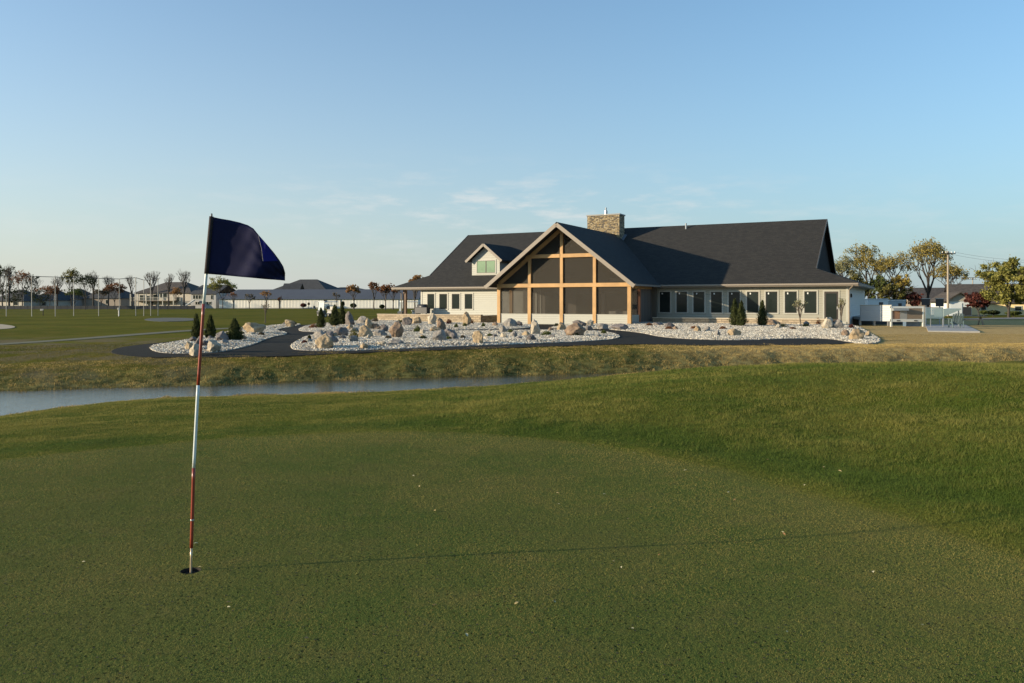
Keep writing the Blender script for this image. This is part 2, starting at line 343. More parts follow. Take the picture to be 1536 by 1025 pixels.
# strip following the creek only
sx_ = np.concatenate([np.arange(-120,-20,4), np.arange(-20,46,1.0), np.arange(46,200,6)])
w = MB()
vv = []
for x in sx_: vv += [(x, float(np.interp(x,NX[:,0],NX[:,1]))-.5, WATER), (x, float(np.interp(x,FX[:,0],FX[:,1]))+.5, WATER)]
w.add(vv, [(2*i,2*i+2,2*i+3,2*i+1) for i in range(len(sx_)-1)])
tag(w.build('water', watermat()), 'rippled blue creek water', 'water', kind='structure')

# ------------------------------------------------------------------ sheets draped on the ground
def inpoly(P, x, y):
    c=False; n=len(P)
    for i in range(n):
        x0,y0=P[i]; x1,y1=P[(i+1)%n]
        if (y0>y)!=(y1>y) and x < x0+(y-y0)*(x1-x0)/(y1-y0): c = not c
    return c
def chaikin(P, it=2):
    for _ in range(it):
        Q=[]
        for i in range(len(P)):
            a=P[i]; b=P[(i+1)%len(P)]; Q += [(a[0]*.75+b[0]*.25,a[1]*.75+b[1]*.25),(a[0]*.25+b[0]*.75,a[1]*.25+b[1]*.75)]
        P=Q
    return P
def sheet(name, P, off, m, step=.7, mound=0, smooth=2, skirt=.12):
    P = chaikin(P, smooth) if smooth else P
    n = len(P); pts = [Vector(p) for p in P]
    bx = [p[0] for p in P]; by = [p[1] for p in P]; A = np.array(P)
    gx = np.arange(min(bx),max(bx),step); gy = np.arange(min(by),max(by),step); GX,GY = np.meshgrid(gx,gy); D = sdist(A,GX,GY)
    inn = D > step*.35; pts += [Vector((a,b)) for a,b in zip(GX[inn],GY[inn])]
    r = delaunay_2d_cdt(pts, [(i,(i+1)%n) for i in range(n)], [], 1, 1e-5)
    V2 = np.array([tuple(v) for v in r[0]]); z = H(V2[:,0],V2[:,1])+off; dd = np.abs(sdist(A,V2[:,0],V2[:,1]))
    z = z + mound*sstep(dd/1.2) + (mound>0)*np.array([noise.noise((a*.8,b*.8,0))*.04 for a,b in V2])*sstep(dd/.6)
    b = MB(); b.add([(x,y,zz) for (x,y),zz in zip(V2,z)], [tuple(f) for f in r[2]])
    zb = H(A[:,0],A[:,1])+off
    b.add([(x,y,zz) for (x,y),zz in zip(P,zb)]+[(x,y,zz-skirt) for (x,y),zz in zip(P,zb)], [(i,(i+1)%n,(i+1)%n+n,i+n) for i in range(n)])
    o = b.build(name, m, smooth=False); return o, A
def W(pl): return [tuple(gp(x,y))[:2] for x,y in pl]
def asphalt():
    k = N('dark_asphalt'); k.set(Roughness=1.); k.b.inputs['Specular IOR Level'].default_value=.1; a=k.noise(60,3); b=k.noise(1.2)
    k.color(k.mix(k.ramp(a,.3,.7), k.mix(b,(.015,.0145,.012),(.022,.021,.017)), (.038,.036,.030))); k.bump(a,.5,.01); return k.m
ASPH = asphalt()
path_poly = W([(163,529),(180,522),(220,517),(255,514),(330,500),(400,492),(440,488),(600,484),(760,484),(900,487),(960,490),(990,495),(1100,500),(1200,500),(1262,505),(1290,514),(1268,517),(1200,518.5),(1122,519),(1060,519),(1005,518),(960,517),(880,519),(800,521.5),(700,525),(600,528),(520,531),(440,535),(360,537),(280,537),(215,537),(180,534)])
o,_ = sheet('path', path_poly, .03, ASPH, 1.2); tag(o, 'dark asphalt path winding round the gravel beds','path',kind='structure')
def gravelmat():
    k = N('white_gravel'); k.set(Roughness=.9); vo = k.n.new('ShaderNodeTexVoronoi'); vo.inputs['Scale'].default_value=11; k.lk(k.tc.outputs['Object'],vo.inputs['Vector'])
    cs = k.n.new('ShaderNodeSeparateColor'); k.lk(vo.outputs['Color'], cs.inputs[0])
    k.color(k.mix(cs.outputs[0], (.20,.185,.16),(.42,.395,.35))); k.bump(k.math('SUBTRACT',1.,vo.outputs['Distance']),1.,.06); return k.m
GRAV = gravelmat()
beds = {
 'A': [(223,525),(228,520),(262,515),(300,507),(335,500),(370,494),(400,490),(425,487.5),(455,486.8),(440,491),(412,495.5),(425,499),(434,502),(412,506),(396,511),(372,522),(331,530),(290,532),(240,531.5)],
 'B': [(444,497),(458,490),(475,487),(520,483),(600,481),(640,485),(720,486),(790,487),(810,490),(780,494.5),(700,495.5),(600,497.5),(500,499),(465,499)],
 'C': [(434,524),(440,516),(456,507),(475,502.5),(520,501),(600,500),(700,498),(800,497.5),(850,496.5),(890,497.5),(915,500),(931,505),(927,509.5),(880,513.5),(800,517),(700,520.5),(600,525),(520,528),(450,527.5)],
 'D': [(822,493),(840,489),(900,486.5),(985,486),(1100,486),(1240,487),(1285,489),(1304,501),(1320,509),(1321,515),(1300,518),(1268,513.5),(1240,508.5),(1164,509.5),(1122,512),(1044,510.5),(992,507),(966,501),(940,497.5),(895,493.5),(850,494)]}
bedW = {}
for kx,pl in beds.items():
    o,A = sheet('gravel_bed', W(pl), .05, GRAV, .6, .07); tag(o, 'white gravel bed of the rock garden','gravel bed',kind='structure'); bedW[kx]=A
def bed_h(x,y):
    for A in bedW.values():
        d = float(sdist(A,np.array([x]),np.array([y]))[0])
        if d>0: return .05+.07*float(sstep(np.array(d/1.2)))
    return 0.
# other ground sheets
SAND = simple('bunker_sand', (.36,.28,.18), .95, .08, 4)
DIRT = simple('dirt_track', (.085,.082,.036), .95, .15, 3)
o,_ = sheet('sand_or_shade_bunker', W([(-60,487),(-10,486),(12,488),(26,491),(12,494),(-20,495),(-60,494)]), .03, SAND, 1.5); tag(o,kind='structure')
o,_ = sheet('dirt_track', W([(-120,522),(0,516),(90,510),(190,502),(300,494),(380,490.5),(420,488),(428,489),(380,492),(310,495.5),(200,504),(95,512.2),(0,518.2),(-120,525)]), .02, DIRT, 1.2); tag(o,kind='structure')
o,_ = sheet('sand_or_shade_bunker', W([(212,480),(228,477.5),(265,477),(292,478),(300,480),(280,482.5),(235,483)]), .03, simple('painted_hollow_shade',(.045,.05,.038),.95,.1,3), 2); tag(o,kind='structure')  # dark sheet: the shade in this hollow is painted as its colour
ROADM = simple('road_surface', (.20,.19,.175), .9, .1, 2)
o,_ = sheet('road', [(45,86),(62,96),(400,96),(400,86)], .02, ROADM, 8, smooth=0); tag(o,kind='structure')
o,_ = sheet('pavement', [(58,81),(400,81),(400,83.5),(58,83.5)], .10, CONC, 8, smooth=0); tag(o,kind='structure')

# ------------------------------------------------------------------ grass (one mesh per stand of grass)
def blades(name, X, Y, h, w, lean, m, tintv, zoff=0., curve=False):
    n = len(X); Z = H(X,Y)+zoff
    # add terrain micro relief by bilinear lookup
    ix = np.clip(np.searchsorted(xs,X)-1,0,nx-2); iy = np.clip(np.searchsorted(ys,Y)-1,0,ny-2)
    tx = (X-xs[ix])/(xs[ix+1]-xs[ix]); ty = (Y-ys[iy])/(ys[iy+1]-ys[iy])
    Z = (ZZ[iy,ix]*(1-tx)*(1-ty)+ZZ[iy,ix+1]*tx*(1-ty)+ZZ[iy+1,ix]*(1-tx)*ty+ZZ[iy+1,ix+1]*tx*ty)+zoff
    a = rng.uniform(0,2*np.pi,n); l = rng.uniform(0,2*np.pi,n); ld = h*lean*rng.uniform(.2,1.2,n)
    dx,dy = np.cos(a)*w/2, np.sin(a)*w/2
    P0 = np.stack([X-dx,Y-dy,Z-.1*h],1); P1 = np.stack([X+dx,Y+dy,Z-.1*h],1)
    if not curve:
        P2 = np.stack([X+np.cos(l)*ld,Y+np.sin(l)*ld,Z+h],1)
        V = np.stack([P0,P1,P2],1).reshape(-1,3); Fc = np.arange(3*n).reshape(n,3); T = np.repeat(tintv,3)
    else:
        M0 = np.stack([X-dx*.8+np.cos(l)*ld*.35,Y-dy*.8+np.sin(l)*ld*.35,Z+h*.6],1); M1 = np.stack([X+dx*.8+np.cos(l)*ld*.35,Y+dy*.8+np.sin(l)*ld*.35,Z+h*.6],1)
        P2 = np.stack([X+np.cos(l)*ld*1.2,Y+np.sin(l)*ld*1.2,Z+h*rng.uniform(.8,1.,n)],1)
        V = np.stack([P0,P1,M1,M0,P2],1).reshape(-1,3); b=np.arange(n)*5
        Fc = np.concatenate([np.stack([b,b+1,b+2],1),np.stack([b,b+2,b+3],1),np.stack([b+3,b+2,b+4],1)]); T = np.repeat(tintv,5)
    return npmesh(name, V, Fc, m, tint={'tint':T})
def nz(X,Y,s,seed=0):
    out = np.zeros(len(X))
    r2 = np.random.default_rng(seed)
    for o in range(3):
        for q in range(4):
            a = r2.uniform(0,6.28); ph = r2.uniform(0,6.28); out += np.sin((X*np.cos(a)+Y*np.sin(a))*s*(2**o)*r2.uniform(.7,1.3)+ph)/(2**o)
    return out/4
def pn(X,Y,s,seed=0):      # gradient noise at each point, about -1..1
    return np.array([noise.noise((a*s,b*s,seed*7.3)) for a,b in zip(X.tolist(),Y.tolist())])*1.6
def wedge(n, y0, y1, pw=1., k=.68, pad=1.):
    u = rng.uniform(0,1,n); y = y0*(y1/y0)**(u**pw); x = rng.uniform(-1,1,n)*(k*y+pad); return x,y
def clear_hole(X,Y,*r):
    m = np.hypot(X-HOLE[0],Y-HOLE[1])>.062; return [a[m] for a in (X,Y)+r]
GM = leafmat('short_turf_blades', (0.112,0.130,0.031), (0.269,0.218,0.064), .2)
X,Y = wedge(620000,3.0,11,.9,.66,.3); g = sdist(GPOLY,X,Y); m_ = (g>-.05)&(rng.uniform(0,1,len(X))<.97); X,Y = X[m_],Y[m_]; X,Y = clear_hole(X,Y)
gg = sdist(GPOLY,X,Y); t = np.clip(.36+.30*pn(X,Y,1.3,1)+.22*pn(X,Y,6.,4)+rng.normal(0,.22,len(X))+.28*np.exp(-((gg-.45)/.45)**2)+.16*np.tanh(3*np.sin(X*3.3+Y*.5))*.6+.16*np.exp(-((pn(X,Y,.6,61)-.7)/.3)**2)+.12*sstep((-X-1)/5),0,1)
blades('green_turf', X,Y, rng.uniform(.003,.009,len(X))*(.7+Y*.06), .0022*(Y/4), 1.1, GM, t); tag(bpy.data.objects['green_turf'],'short mown turf of the putting green','grass',kind='stuff')
gx_,gy_ = np.meshgrid(np.arange(-7,7,.062),np.arange(2.8,9.6,.058)); ca,sa = math.cos(.18),math.sin(.18)
X = (gx_*ca-(gy_-6)*sa).ravel(); Y = (gx_*sa+(gy_-6)*ca+6).ravel(); X = X+rng.normal(0,.010,len(X)); Y = Y+rng.normal(0,.010,len(X))
m_ = (sdist(GPOLY,X,Y)>.25)&(abs(X)<.68*Y+.2)&(rng.uniform(0,1,len(X))<.42+.3*nz(X,Y,.9,41)); X,Y = X[m_],Y[m_]; X,Y = clear_hole(X,Y); Z = H(X,Y)+.0035
r_=rng.uniform(.0028,.0062,len(X)); a_=np.arange(6)*np.pi/3; V6=np.stack([X[:,None]+r_[:,None]*np.cos(a_)*rng.uniform(.8,1.3,(len(X),6)),Y[:,None]+r_[:,None]*np.sin(a_)*rng.uniform(.8,1.3,(len(X),6)),np.repeat(Z[:,None],6,1)],-1).reshape(-1,3)
tag(npmesh('aeration_plugs',V6,np.arange(len(X)*6).reshape(-1,6),simple('plug_soil',(.014,.014,.007),1.,.2,60,.3)),'rows of tiny dark aeration holes in the putting green','aeration holes',kind='stuff')
RM = leafmat('rough_grass_blades', (0.068,0.104,0.018), (0.236,0.210,0.054), .3)
X,Y = wedge(900000,4.0,27,1.0,.68,1.); g = sdist(GPOLY,X,Y); nn = np.interp(X,NX[:,0],NX[:,1])
m_ = (g<.02)&(Y<nn-.2)&(rng.uniform(0,1,len(X))<sstep((-g+.25)/.5)*.9+.1); X,Y,g = X[m_],Y[m_],g[m_]
p1 = pn(X,Y,.9,2); p2 = pn(X,Y,3.5,3); t = np.clip(.38+.34*p1+.24*p2+rng.normal(0,.2,len(X)) - .34*np.exp(-((g+.75)/.45)**2)+.30*sstep((-X-1)/6)+.35*np.exp(-(np.interp(X,NX[:,0],NX[:,1])-Y)/3.),0,1)
hh = rng.uniform(.014,.042,len(X))*(.45+.55*sstep((-g)/.9))*(1+.55*p2+.25*pn(X,Y,9.,5)); hh = np.maximum(hh,.007)*(1-.45*sstep((-X/np.maximum(Y,1)+.05)/.3))
blades('rough_grass', X,Y, hh, .0035*np.maximum(Y,5)/6, .9, RM, t); tag(bpy.data.objects['rough_grass'],'longer green rough grass on the mound and slope','grass',kind='stuff')
BM = leafmat('bank_grass_blades', (0.089,0.077,0.020), (0.517,0.370,0.132), .3)
# far bank, thick tufts
n=190000; X = rng.uniform(-26,34,n); Y = np.interp(X,FX[:,0],FX[:,1])+rng.uniform(0,1,n)**.9*5.0-.1; cl = pn(X,Y,2.4,4); m_ = rng.uniform(-.9,1.2,n)<cl+.45; X,Y = X[m_],Y[m_]; p3 = pn(X,Y,1.1,5); p4 = pn(X,Y,5.,6)
t = np.clip(.25+.10*(Y-np.interp(X,FX[:,0],FX[:,1]))+.40*p3+.25*p4+rng.normal(0,.16,len(X))+.35*sstep((X-3)/8),0,1); dd = Y-np.interp(X,FX[:,0],FX[:,1])
hh = rng.uniform(.022,.085,len(X))*(1-.5*sstep(dd/3.5))*(1+.8*p4); blades('bank_grass', X,Y, np.maximum(hh,.025), .011, .9, BM, t, curve=True)
tag(bpy.data.objects['bank_grass'],'tufted dry grass on the far creek bank','grass',kind='stuff')
n=150000; X = rng.uniform(-17,16,n); Y = np.interp(X,NX[:,0],NX[:,1])-rng.uniform(0,1,n)**1.7*5.-.1; cl = nz(X,Y,2.6,6); m_ = (rng.uniform(-.9,1.1,n)<cl+.2); X,Y = X[m_],Y[m_]
t = np.clip(.55+.25*nz(X,Y,1.5,7)+rng.normal(0,.2,len(X)),0,1)
hh = rng.uniform(.015,.085,len(X))*(1-.7*sstep((np.interp(X,NX[:,0],NX[:,1])-Y)/3.)); o = blades('bank_grass', X,Y, hh, .010, .9, BM, t, curve=True)
tag(o,'straw coloured grass fringe along the near waterline','grass',kind='stuff')
# lawn between bank and beds
LM = leafmat('lawn_blades', (0.074,0.078,0.014), (0.270,0.192,0.060), .3)
n=170000; X = rng.uniform(-28,36,n); Y = np.interp(X,FX[:,0],FX[:,1])+2.5+rng.uniform(0,1,n)*11
pa = sdist(np.array(chaikin(path_poly)),X,Y)<-.05; bd = np.all([sdist(A,X,Y)<-.05 for A in bedW.values()],axis=0); m_ = pa&bd; X,Y=X[m_],Y[m_]
dr = zone(X,Y)['dry']; t = np.clip(.25+.65*dr+.25*nz(X,Y,.7,8)+rng.normal(0,.15,len(X)),0,1)
o = blades('lawn_grass', X,Y, rng.uniform(.02,.06,len(X))*(1-.5*dr), .014, .9, LM, t); tag(o,'short lawn grass between creek bank and asphalt path','grass',kind='stuff')
# gravel stones
def octs(X,Y,Z,R,m,name):
    n=len(X); base=np.array([(1,0,0),(0,1,0),(-1,0,0),(0,-1,0),(0,0,.75),(0,0,-.6)])
    S = R[:,None,None]*base[None]*rng.uniform(.6,1.25,(n,6,1)); a=rng.uniform(0,6.28,n); c,s=np.cos(a)[:,None],np.sin(a)[:,None]
    x=S[:,:,0]*c-S[:,:,1]*s; y=S[:,:,0]*s+S[:,:,1]*c; V=np.stack([x+X[:,None],y+Y[:,None],S[:,:,2]+Z[:,None]],-1).reshape(-1,3)
    f=np.array([(0,1,4),(1,2,4),(2,3,4),(3,0,4),(1,0,5),(2,1,5),(3,2,5),(0,3,5)]); Fc=(np.arange(n)[:,None,None]*6+f[None]).reshape(-1,3)
    return npmesh(name,V,Fc,m,tint={'tint':np.repeat(np.clip(rng.beta(.8,.8,n)+.12*nz(X,Y,2.5,33),0,1),6)})
STONE = leafmat('gravel_stones',(.15,.13,.10),(.86,.78,.63),0.)
GX_,GY_,GZ_ = [],[],[]
for A in bedW.values():
    x0,y0 = A.min(0); x1,y1 = A.max(0); n=int((x1-x0)*(y1-y0)*260); x=rng.uniform(x0,x1,n); y=rng.uniform(y0,y1,n); d=sdist(A,x,y); m_=d>.0; x,y,d=x[m_],y[m_],d[m_]
    GX_.append(x);GY_.append(y);GZ_.append(H(x,y)+.055+.07*sstep(d/1.2)+rng.normal(0,.012,len(x)))
X=np.concatenate(GX_);Y=np.concatenate(GY_);Z=np.concatenate(GZ_)
o=octs(X,Y,Z,rng.uniform(.015,.05,len(X)),STONE,'gravel_stones'); tag(o,'loose white and grey stones filling the garden beds','gravel',kind='stuff')

exec_order = 1
# ------------------------------------------------------------------ flagstick and hole
def fpt(px,py,Y=HOLE[1]): return Vector(((px-CX)/F*Y, Y, CAMZ-(py-HY)/F*Y))
fs = thing('flagstick','red and white flagstick with a navy flag standing in the hole','flagstick',(HOLE[0],HOLE[1],HZ))
def curvex(py):      # the stick bows slightly in the wind
    return float(np.interp(py,[322,411,455,578,702,822,857,880],[317.6,309.6,305.6,297.2,290.6,287.1,286.3,286.1]))
off = Vector((HOLE[0],HOLE[1],HZ))
def seg(y0,y1,r0,r1,n=8): 
    ysx = np.linspace(y0,y1,n); return [fpt(curvex(q),q)-off for q in ysx], list(np.linspace(r0,r1,n))
def paint(name,c): 
    k=N(name); k.set(Roughness=.32); k.color(k.mix(k.ramp(k.noise(40,4),.45,.8),c,tuple(x*.7 for x in c))); return k.m
PW=paint('white_stick_paint',(.62,.66,.62)); PR=paint('red_stick_paint',(.27,.045,.025))
for nm,y0,y1,r0,r1,mm in (('upper_white_section',326,456,.0080,.0085,PW),('upper_red_section',456,578,.0088,.0088,PR),('middle_white_section',578,702,.0090,.0090,PW),('lower_red_section',702,822,.0094,.0094,PR)):
    b=MB(); p,r=seg(y0,y1,r0,r1); b.tube(p,r,14); b.build(nm,mm,fs,True)
b=MB(); p,r=seg(822,884,.0062,.0062,5); b.tube(p,r,12); b.build('metal_tip',simple('bare_stick_metal',(.55,.42,.27),.3,.05,metallic=.4),fs,True)
b=MB(); p,r=seg(779,781.5,.0102,.0102,3); b.tube(p,r,14); b.build('joint_ring',GREYMETAL,fs,True)
b=MB(); p,r=seg(320.5,326,.004,.006,4); b.tube(p,r,10); b.build('top_knob',DARKMETAL,fs,True)
def navy(name,c1,c2):
    k=N(name); k.set(Roughness=.7); k.b.inputs['Specular IOR Level'].default_value=.15; w_=k.n.new('ShaderNodeTexWave'); w_.inputs['Scale'].default_value=260; k.lk(k.tc.outputs['Object'],w_.inputs['Vector'])
    cc=k.mix(k.noise(9),c1,c2); k.color(cc); k.bump(k.math('ADD',w_.outputs['Fac'],k.math('MULTIPLY',k.noise(18),3.)),.12,.003)
    tr=k.n.new('ShaderNodeBsdfTranslucent'); k.val((.02,.02,.16),tr.inputs[0]); mx=k.n.new('ShaderNodeMixShader'); mx.inputs[0].default_value=.12
    k.lk(k.b.outputs[0],mx.inputs[1]);k.lk(tr.outputs[0],mx.inputs[2]);k.lk(mx.outputs[0],k.out.inputs[0]); return k.m
NAVY=navy('navy_cloth',(.008,.009,.032),(.012,.014,.06)); NAVY2=navy('bright_navy_cloth',(.012,.013,.13),(.018,.018,.19))
# cloth outline in photo pixels, top and bottom edges, with a depth wave
top=[(316.2,325),(330,328),(345,330.5),(360,334),(372,338),(380,343),(388,353),(398,364),(410,378),(419,390),(425,400),(427.6,410)]
bot=[(309.2,411),(322,412),(336,413.2),(350,414.5),(364,415.8),(376,416.8),(386,417.8),(396,418.8),(406,419.6),(414,420),(421,420.4),(427.6,421)]
nu,nv=45,20; V=[];
tp=np.array(top);bp=np.array(bot);tt=np.linspace(0,1,len(top))
for i in range(nu):
    s=i/(nu-1); a=(np.interp(s,tt,tp[:,0]),np.interp(s,tt,tp[:,1])); c=(np.interp(s,tt,bp[:,0]),np.interp(s,tt,bp[:,1]))
    for j in range(nv):
        q=j/(nv-1); x=a[0]*(1-q)+c[0]*q; y=a[1]*(1-q)+c[1]*q
        dY = s*(.05*math.sin(s*7+q*1.5)+.10*s) + .012*math.sin(q*6+s*11)*s + .02*(1-q)*s*s*math.sin(s*9) + .0035*math.sin(s*38+q*9)*s*(1-s*.5) + .003*math.sin(q*22-s*14)*s
        Yd = HOLE[1]+dY; V.append(fpt(x,y,Yd)-off)
b=MB(); b.add(V,[(i*nv+j,i*nv+j+1,(i+1)*nv+j+1,(i+1)*nv+j) for i in range(nu-1) for j in range(nv-1)])
fl=b.build('flag',NAVY,fs,True); sd=fl.modifiers.new('t','SOLIDIFY'); sd.thickness=.0012
# folded-over corner: brighter blue cloth
fold=[(387.5,352.5),(399,366),(409,379),(416.5,391.5),(394.8,392.5),(392,372)]
b=MB(); nF=[]
ce=(397,378)
def cloth(x,y):
    best=min(V,key=lambda p:(lambda q:((q.x/q.y*F+CX-x)**2+(HY-(q.z-CAMZ)/q.y*F-y)**2))(p+off)); return (best+off).y
for x,y in fold: nF.append(fpt(x,y,cloth(x,y)-.012)-off)
b.add([fpt(ce[0],ce[1],cloth(*ce)-.016)-off]+nF,[(0,i+1,(i+1)%6+1) for i in range(6)])
f2=b.build('flag_fold',NAVY2,fl,False); sd=f2.modifiers.new('t','SOLIDIFY'); sd.thickness=.001
b=MB(); b.tube([fpt(387.5,353,cloth(387,352)-.014)-off,fpt(392,372,cloth(392,372)-.015)-off,fpt(394.6,392,cloth(394,392)-.014)-off],.0013,6); b.build('flag_hem',simple('pale_hem',(.25,.22,.2)),fl)
b=MB(); p=[fpt(curvex(q)+0.,q)-off for q in np.linspace(325,411,10)]; b.tube(p,.0125,14); b.build('flag_sleeve',navy('sleeve_cloth',(.030,.022,.02),(.045,.034,.034)),fs,True)
# cup
hc=thing('golf_hole','dark golf hole cut into the green round the stick','golf hole',(HOLE[0],HOLE[1],HZ))
b=MB(); n=48; rr=R_HOLE
lv=[(0,rr,0),(0,rr,-.028)]
vs=[(rr*math.cos(2*math.pi*k/n),rr*math.sin(2*math.pi*k/n),z) for z in (.0005,-.028) for k in range(n)]
b.add(vs,[(k,(k+1)%n,(k+1)%n+n,k+n) for k in range(n)]); b.build('soil_rim',simple('dark_soil',(.022,.017,.012),.95,.2,60,.5),hc)
r2=rr-.002; vs=[(r2*math.cos(2*math.pi*k/n),r2*math.sin(2*math.pi*k/n),z) for z in (-.024,-.12) for k in range(n)]+[(rr*math.cos(2*math.pi*k/n),rr*math.sin(2*math.pi*k/n),-.024) for k in range(n)]
b=MB(); b.add(vs,[(k,(k+1)%n,(k+1)%n+n,k+n) for k in range(n)]+[tuple(range(n,2*n))]+[(k,(k+1)%n,(k+1)%n+2*n,k+2*n) for k in range(n)]); b.build('cup_liner',simple('cup_plastic',(.05,.05,.055),.5,.1),hc)
# fallen leaves
LY=simple('fallen_leaf_yellow',(.48,.35,.14),.6,.15,60); LP=simple('fallen_leaf_pale',(.50,.44,.25),.6,.1,60); LB=simple('fallen_leaf_brown',(.34,.17,.06),.7,.2,60)
special={(947,946):'largest pale leaf on the near green, lower centre of the photo',(775,907):'folded yellow leaf left of the other two low leaves',(831,905):'small yellow leaf just right of the folded yellow one',
 (294,817):'thin straw coloured leaf just right of the stick above the hole',(652,768):'pale flat leaf on the green just above the stick shadow',(1176,803):'orange leaf at the right end of the stick shadow',(1310,860):'pale leaf beside the dry collar at lower right',
 (299,853):'yellow leaf on the rim right of the hole',(208,726):'pale leaf lying on the green upper left of the stick'}
lp=list(special)+[(136,802),(125,845),(254,825),(836,741),(838,758),(907,743),(942,780),(690,724),(620,715),(629,731),(600,700),(600,662),(765,665),(890,669),(951,681),(1152,691),(1207,729),(1236,702),(1260,708),(1093,740),(1102,751),(1028,707),(1040,673),(1181,674),(920,844),(932,853),(989,834),(1174,800),(1430,770),(1394,640),(1515,655),(1025,584),(1445,552),(343,906),(343,913),(653,910),(1384,940),(700,955),(1180,950),(560,1000),(460,960)]
for (px,py) in lp:
    p=gp(px,py,.008); s=random.uniform(.011,.018) if (px,py) not in special else random.uniform(.017,.022)
    if py<760: s*=1.25
    if (px,py)==(947,946): s=.024
    b=MB(); n=7; rows=[]
    for i in range(n):
        q=i/(n-1); ww=math.sin(math.pi*min(1,q*1.02))**.8*.36*s+.0003; zz=math.sin(q*3)*.12*s; rows.append((q*s*1.6-s*.8,ww,zz))
    vs=[];
    for x,ww,zz in rows: vs+=[(x,-ww,zz+.35*ww),(x,0,zz),(x,ww,zz+.35*ww)]
    b.add(vs,[(3*i+j,3*i+3+j,3*i+4+j,3*i+1+j) for i in range(n-1) for j in (0,1)])
    o=b.build('fallen_leaf',random.choice([LY,LP,LP,LB]) if (px,py)!=(1176,803) else LB,None,True); o.location=p; o.rotation_euler=(random.uniform(-.4,.4),random.uniform(-.4,.4),random.uniform(0,6.28))
    tag(o,special.get((px,py),'tiny dry leaf speck scattered on the grass'),'leaf','fallen leaves scattered on the green')

# ------------------------------------------------------------------ clubhouse
TH=math.atan(.522); ct,st_=math.cos(TH),math.sin(TH); PX0,PY0=25.4,60.5; GZ=-.30
def U(px,v=0.):        # position along the facade seen at this pixel column, on the plane v
    r=(px-CX)/F; X0=PX0+st_*v; Y0=PY0+ct*v; return (r*Y0-X0)/(ct+r*st_)
def ZV(py,u,v):        # height seen at this row at (u,v)
    Yq=PY0-st_*u+ct*v; return CAMZ-(py-HY)/F*Yq
def cw0(u,v,z=0): return Vector((PX0+ct*u+st_*v, PY0-st_*u+ct*v, z))
ch=thing('clubhouse','white clubhouse with charcoal roof, timber gable porch and stone chimney','clubhouse',(PX0,PY0,0),-TH)
EZ=3.0; SL=.607; VE=-.66; VR=8.8; VB=18.26; UL,UR=-41.7,.79; GL,GR=-38.5,-2.44
RZ=EZ+SL*(VR-VE); VH=1.32; HZ_=EZ+SL*(VH-VE); TT=.16
uWL=-38.7
def wallpart(name,b,m=WHITE): return b.build(name,m,ch)
b=MB(); b.box(uWL,-27.3,0,.2,GZ-.2,EZ+.1); wallpart('front_wall',b)
b=MB(); b.box(-14.9,0,0,.2,GZ-.2,EZ+.1); wallpart('front_wall',b,BEIGE)
b=MB(); b.box(-.2,0,.2,12.2,GZ-.2,EZ+.1); b.box(-.2,0,12.2,17.6,GZ-.2,EZ+.1); wallpart('end_wall',b,WHITE2)
b=MB(); b.box(uWL,uWL+.2,.2,17.6,GZ-.2,EZ+.1); wallpart('end_wall',b)
b=MB(); b.box(uWL,0,17.6,17.8,GZ-.2,EZ+.1); wallpart('rear_wall',b)
for u0 in (-.12,): 
    b=MB(); b.box(-.13,.03,-.03,.13,GZ,EZ-.2); b.build('corner_trim',CREAM,ch)
b=MB(); b.box(uWL-.03,uWL+.13,-.03,.13,GZ,EZ-.2); b.build('corner_trim',CREAM,ch)
# main roof: front, back, end skirts
b=MB()
b.slab([(UL,VE,EZ),(UR,VE,EZ),(GR,VH,HZ_),(GR,VR,RZ),(GL,VR,RZ),(GL,VH,HZ_)],TT)
b.build('roof',ROOFX,ch)
b=MB(); vb=2*VR-VE; vhb=2*VR-VH
b.slab([(UR,vb,EZ),(UL,vb,EZ),(GL,vhb,HZ_),(GL,VR,RZ),(GR,VR,RZ),(GR,vhb,HZ_)],TT); b.build('rear_roof',ROOFX,ch)
b=MB(); b.slab([(UR,VE,EZ-.004),(UR,vb,EZ-.004),(GR,vhb,HZ_-.004),(GR,VH,HZ_-.004)],TT); b.build('roof_skirt',ROOFY,ch)
b=MB(); b.slab([(UL,vb,EZ-.004),(UL,VE,EZ-.004),(GL,VH,HZ_-.004),(GL,vhb,HZ_-.004)],TT); b.build('roof_skirt',ROOFY,ch)
for gx,s in ((GR,-1),(GL,1)):
    b=MB(); x=gx+s*.35; b.prism([(x,VH+.1,HZ_-.2),(x,vhb-.1,HZ_-.2),(x,VR,RZ-.2)],(s*.12,0,0)); b.build('gable_wall',GABLE,ch)
    for sg in (-1,1):
        b=MB(); b.bar((gx-s*.03,VR,RZ-.10),(gx-s*.03,VR+sg*(VR-VH),HZ_-.10),.06,.24); b.build('rake_board',simple('dark_rake',(.07,.065,.06)),ch)
# fascia, gutter, soffit
def eave(u0,u1,v,sgn=-1):
    b=MB(); b.box(u0,u1,v-.05,v-.002,EZ-.24,EZ-.03); b.build('fascia',TAUPE,ch)
    b=MB(); b.box(u0,u1,v-.17,v-.053,EZ-.17,EZ-.04); b.build('gutter',TAUPE,ch,bevel=.02)
eave(UL,-27.45,VE); eave(-14.4,UR,VE)
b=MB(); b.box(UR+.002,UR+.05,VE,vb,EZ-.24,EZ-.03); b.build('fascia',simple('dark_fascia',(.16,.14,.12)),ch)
b=MB(); b.box(UL-.05,UL-.002,VE,vb,EZ-.24,EZ-.03); b.build('fascia',TAUPE,ch)
for q_ in ((UL+.02,-27.4,VE+.02,-.003),(-14.4,UR-.02,VE+.02,-.003),(.033,UR-.02,.0,vb-.05),(UL+.02,uWL-.033,0,vb-.05)):
    b=MB(); b.box(*q_,EZ-.27,EZ-.243); b.build('soffit',SOFFIT,ch)
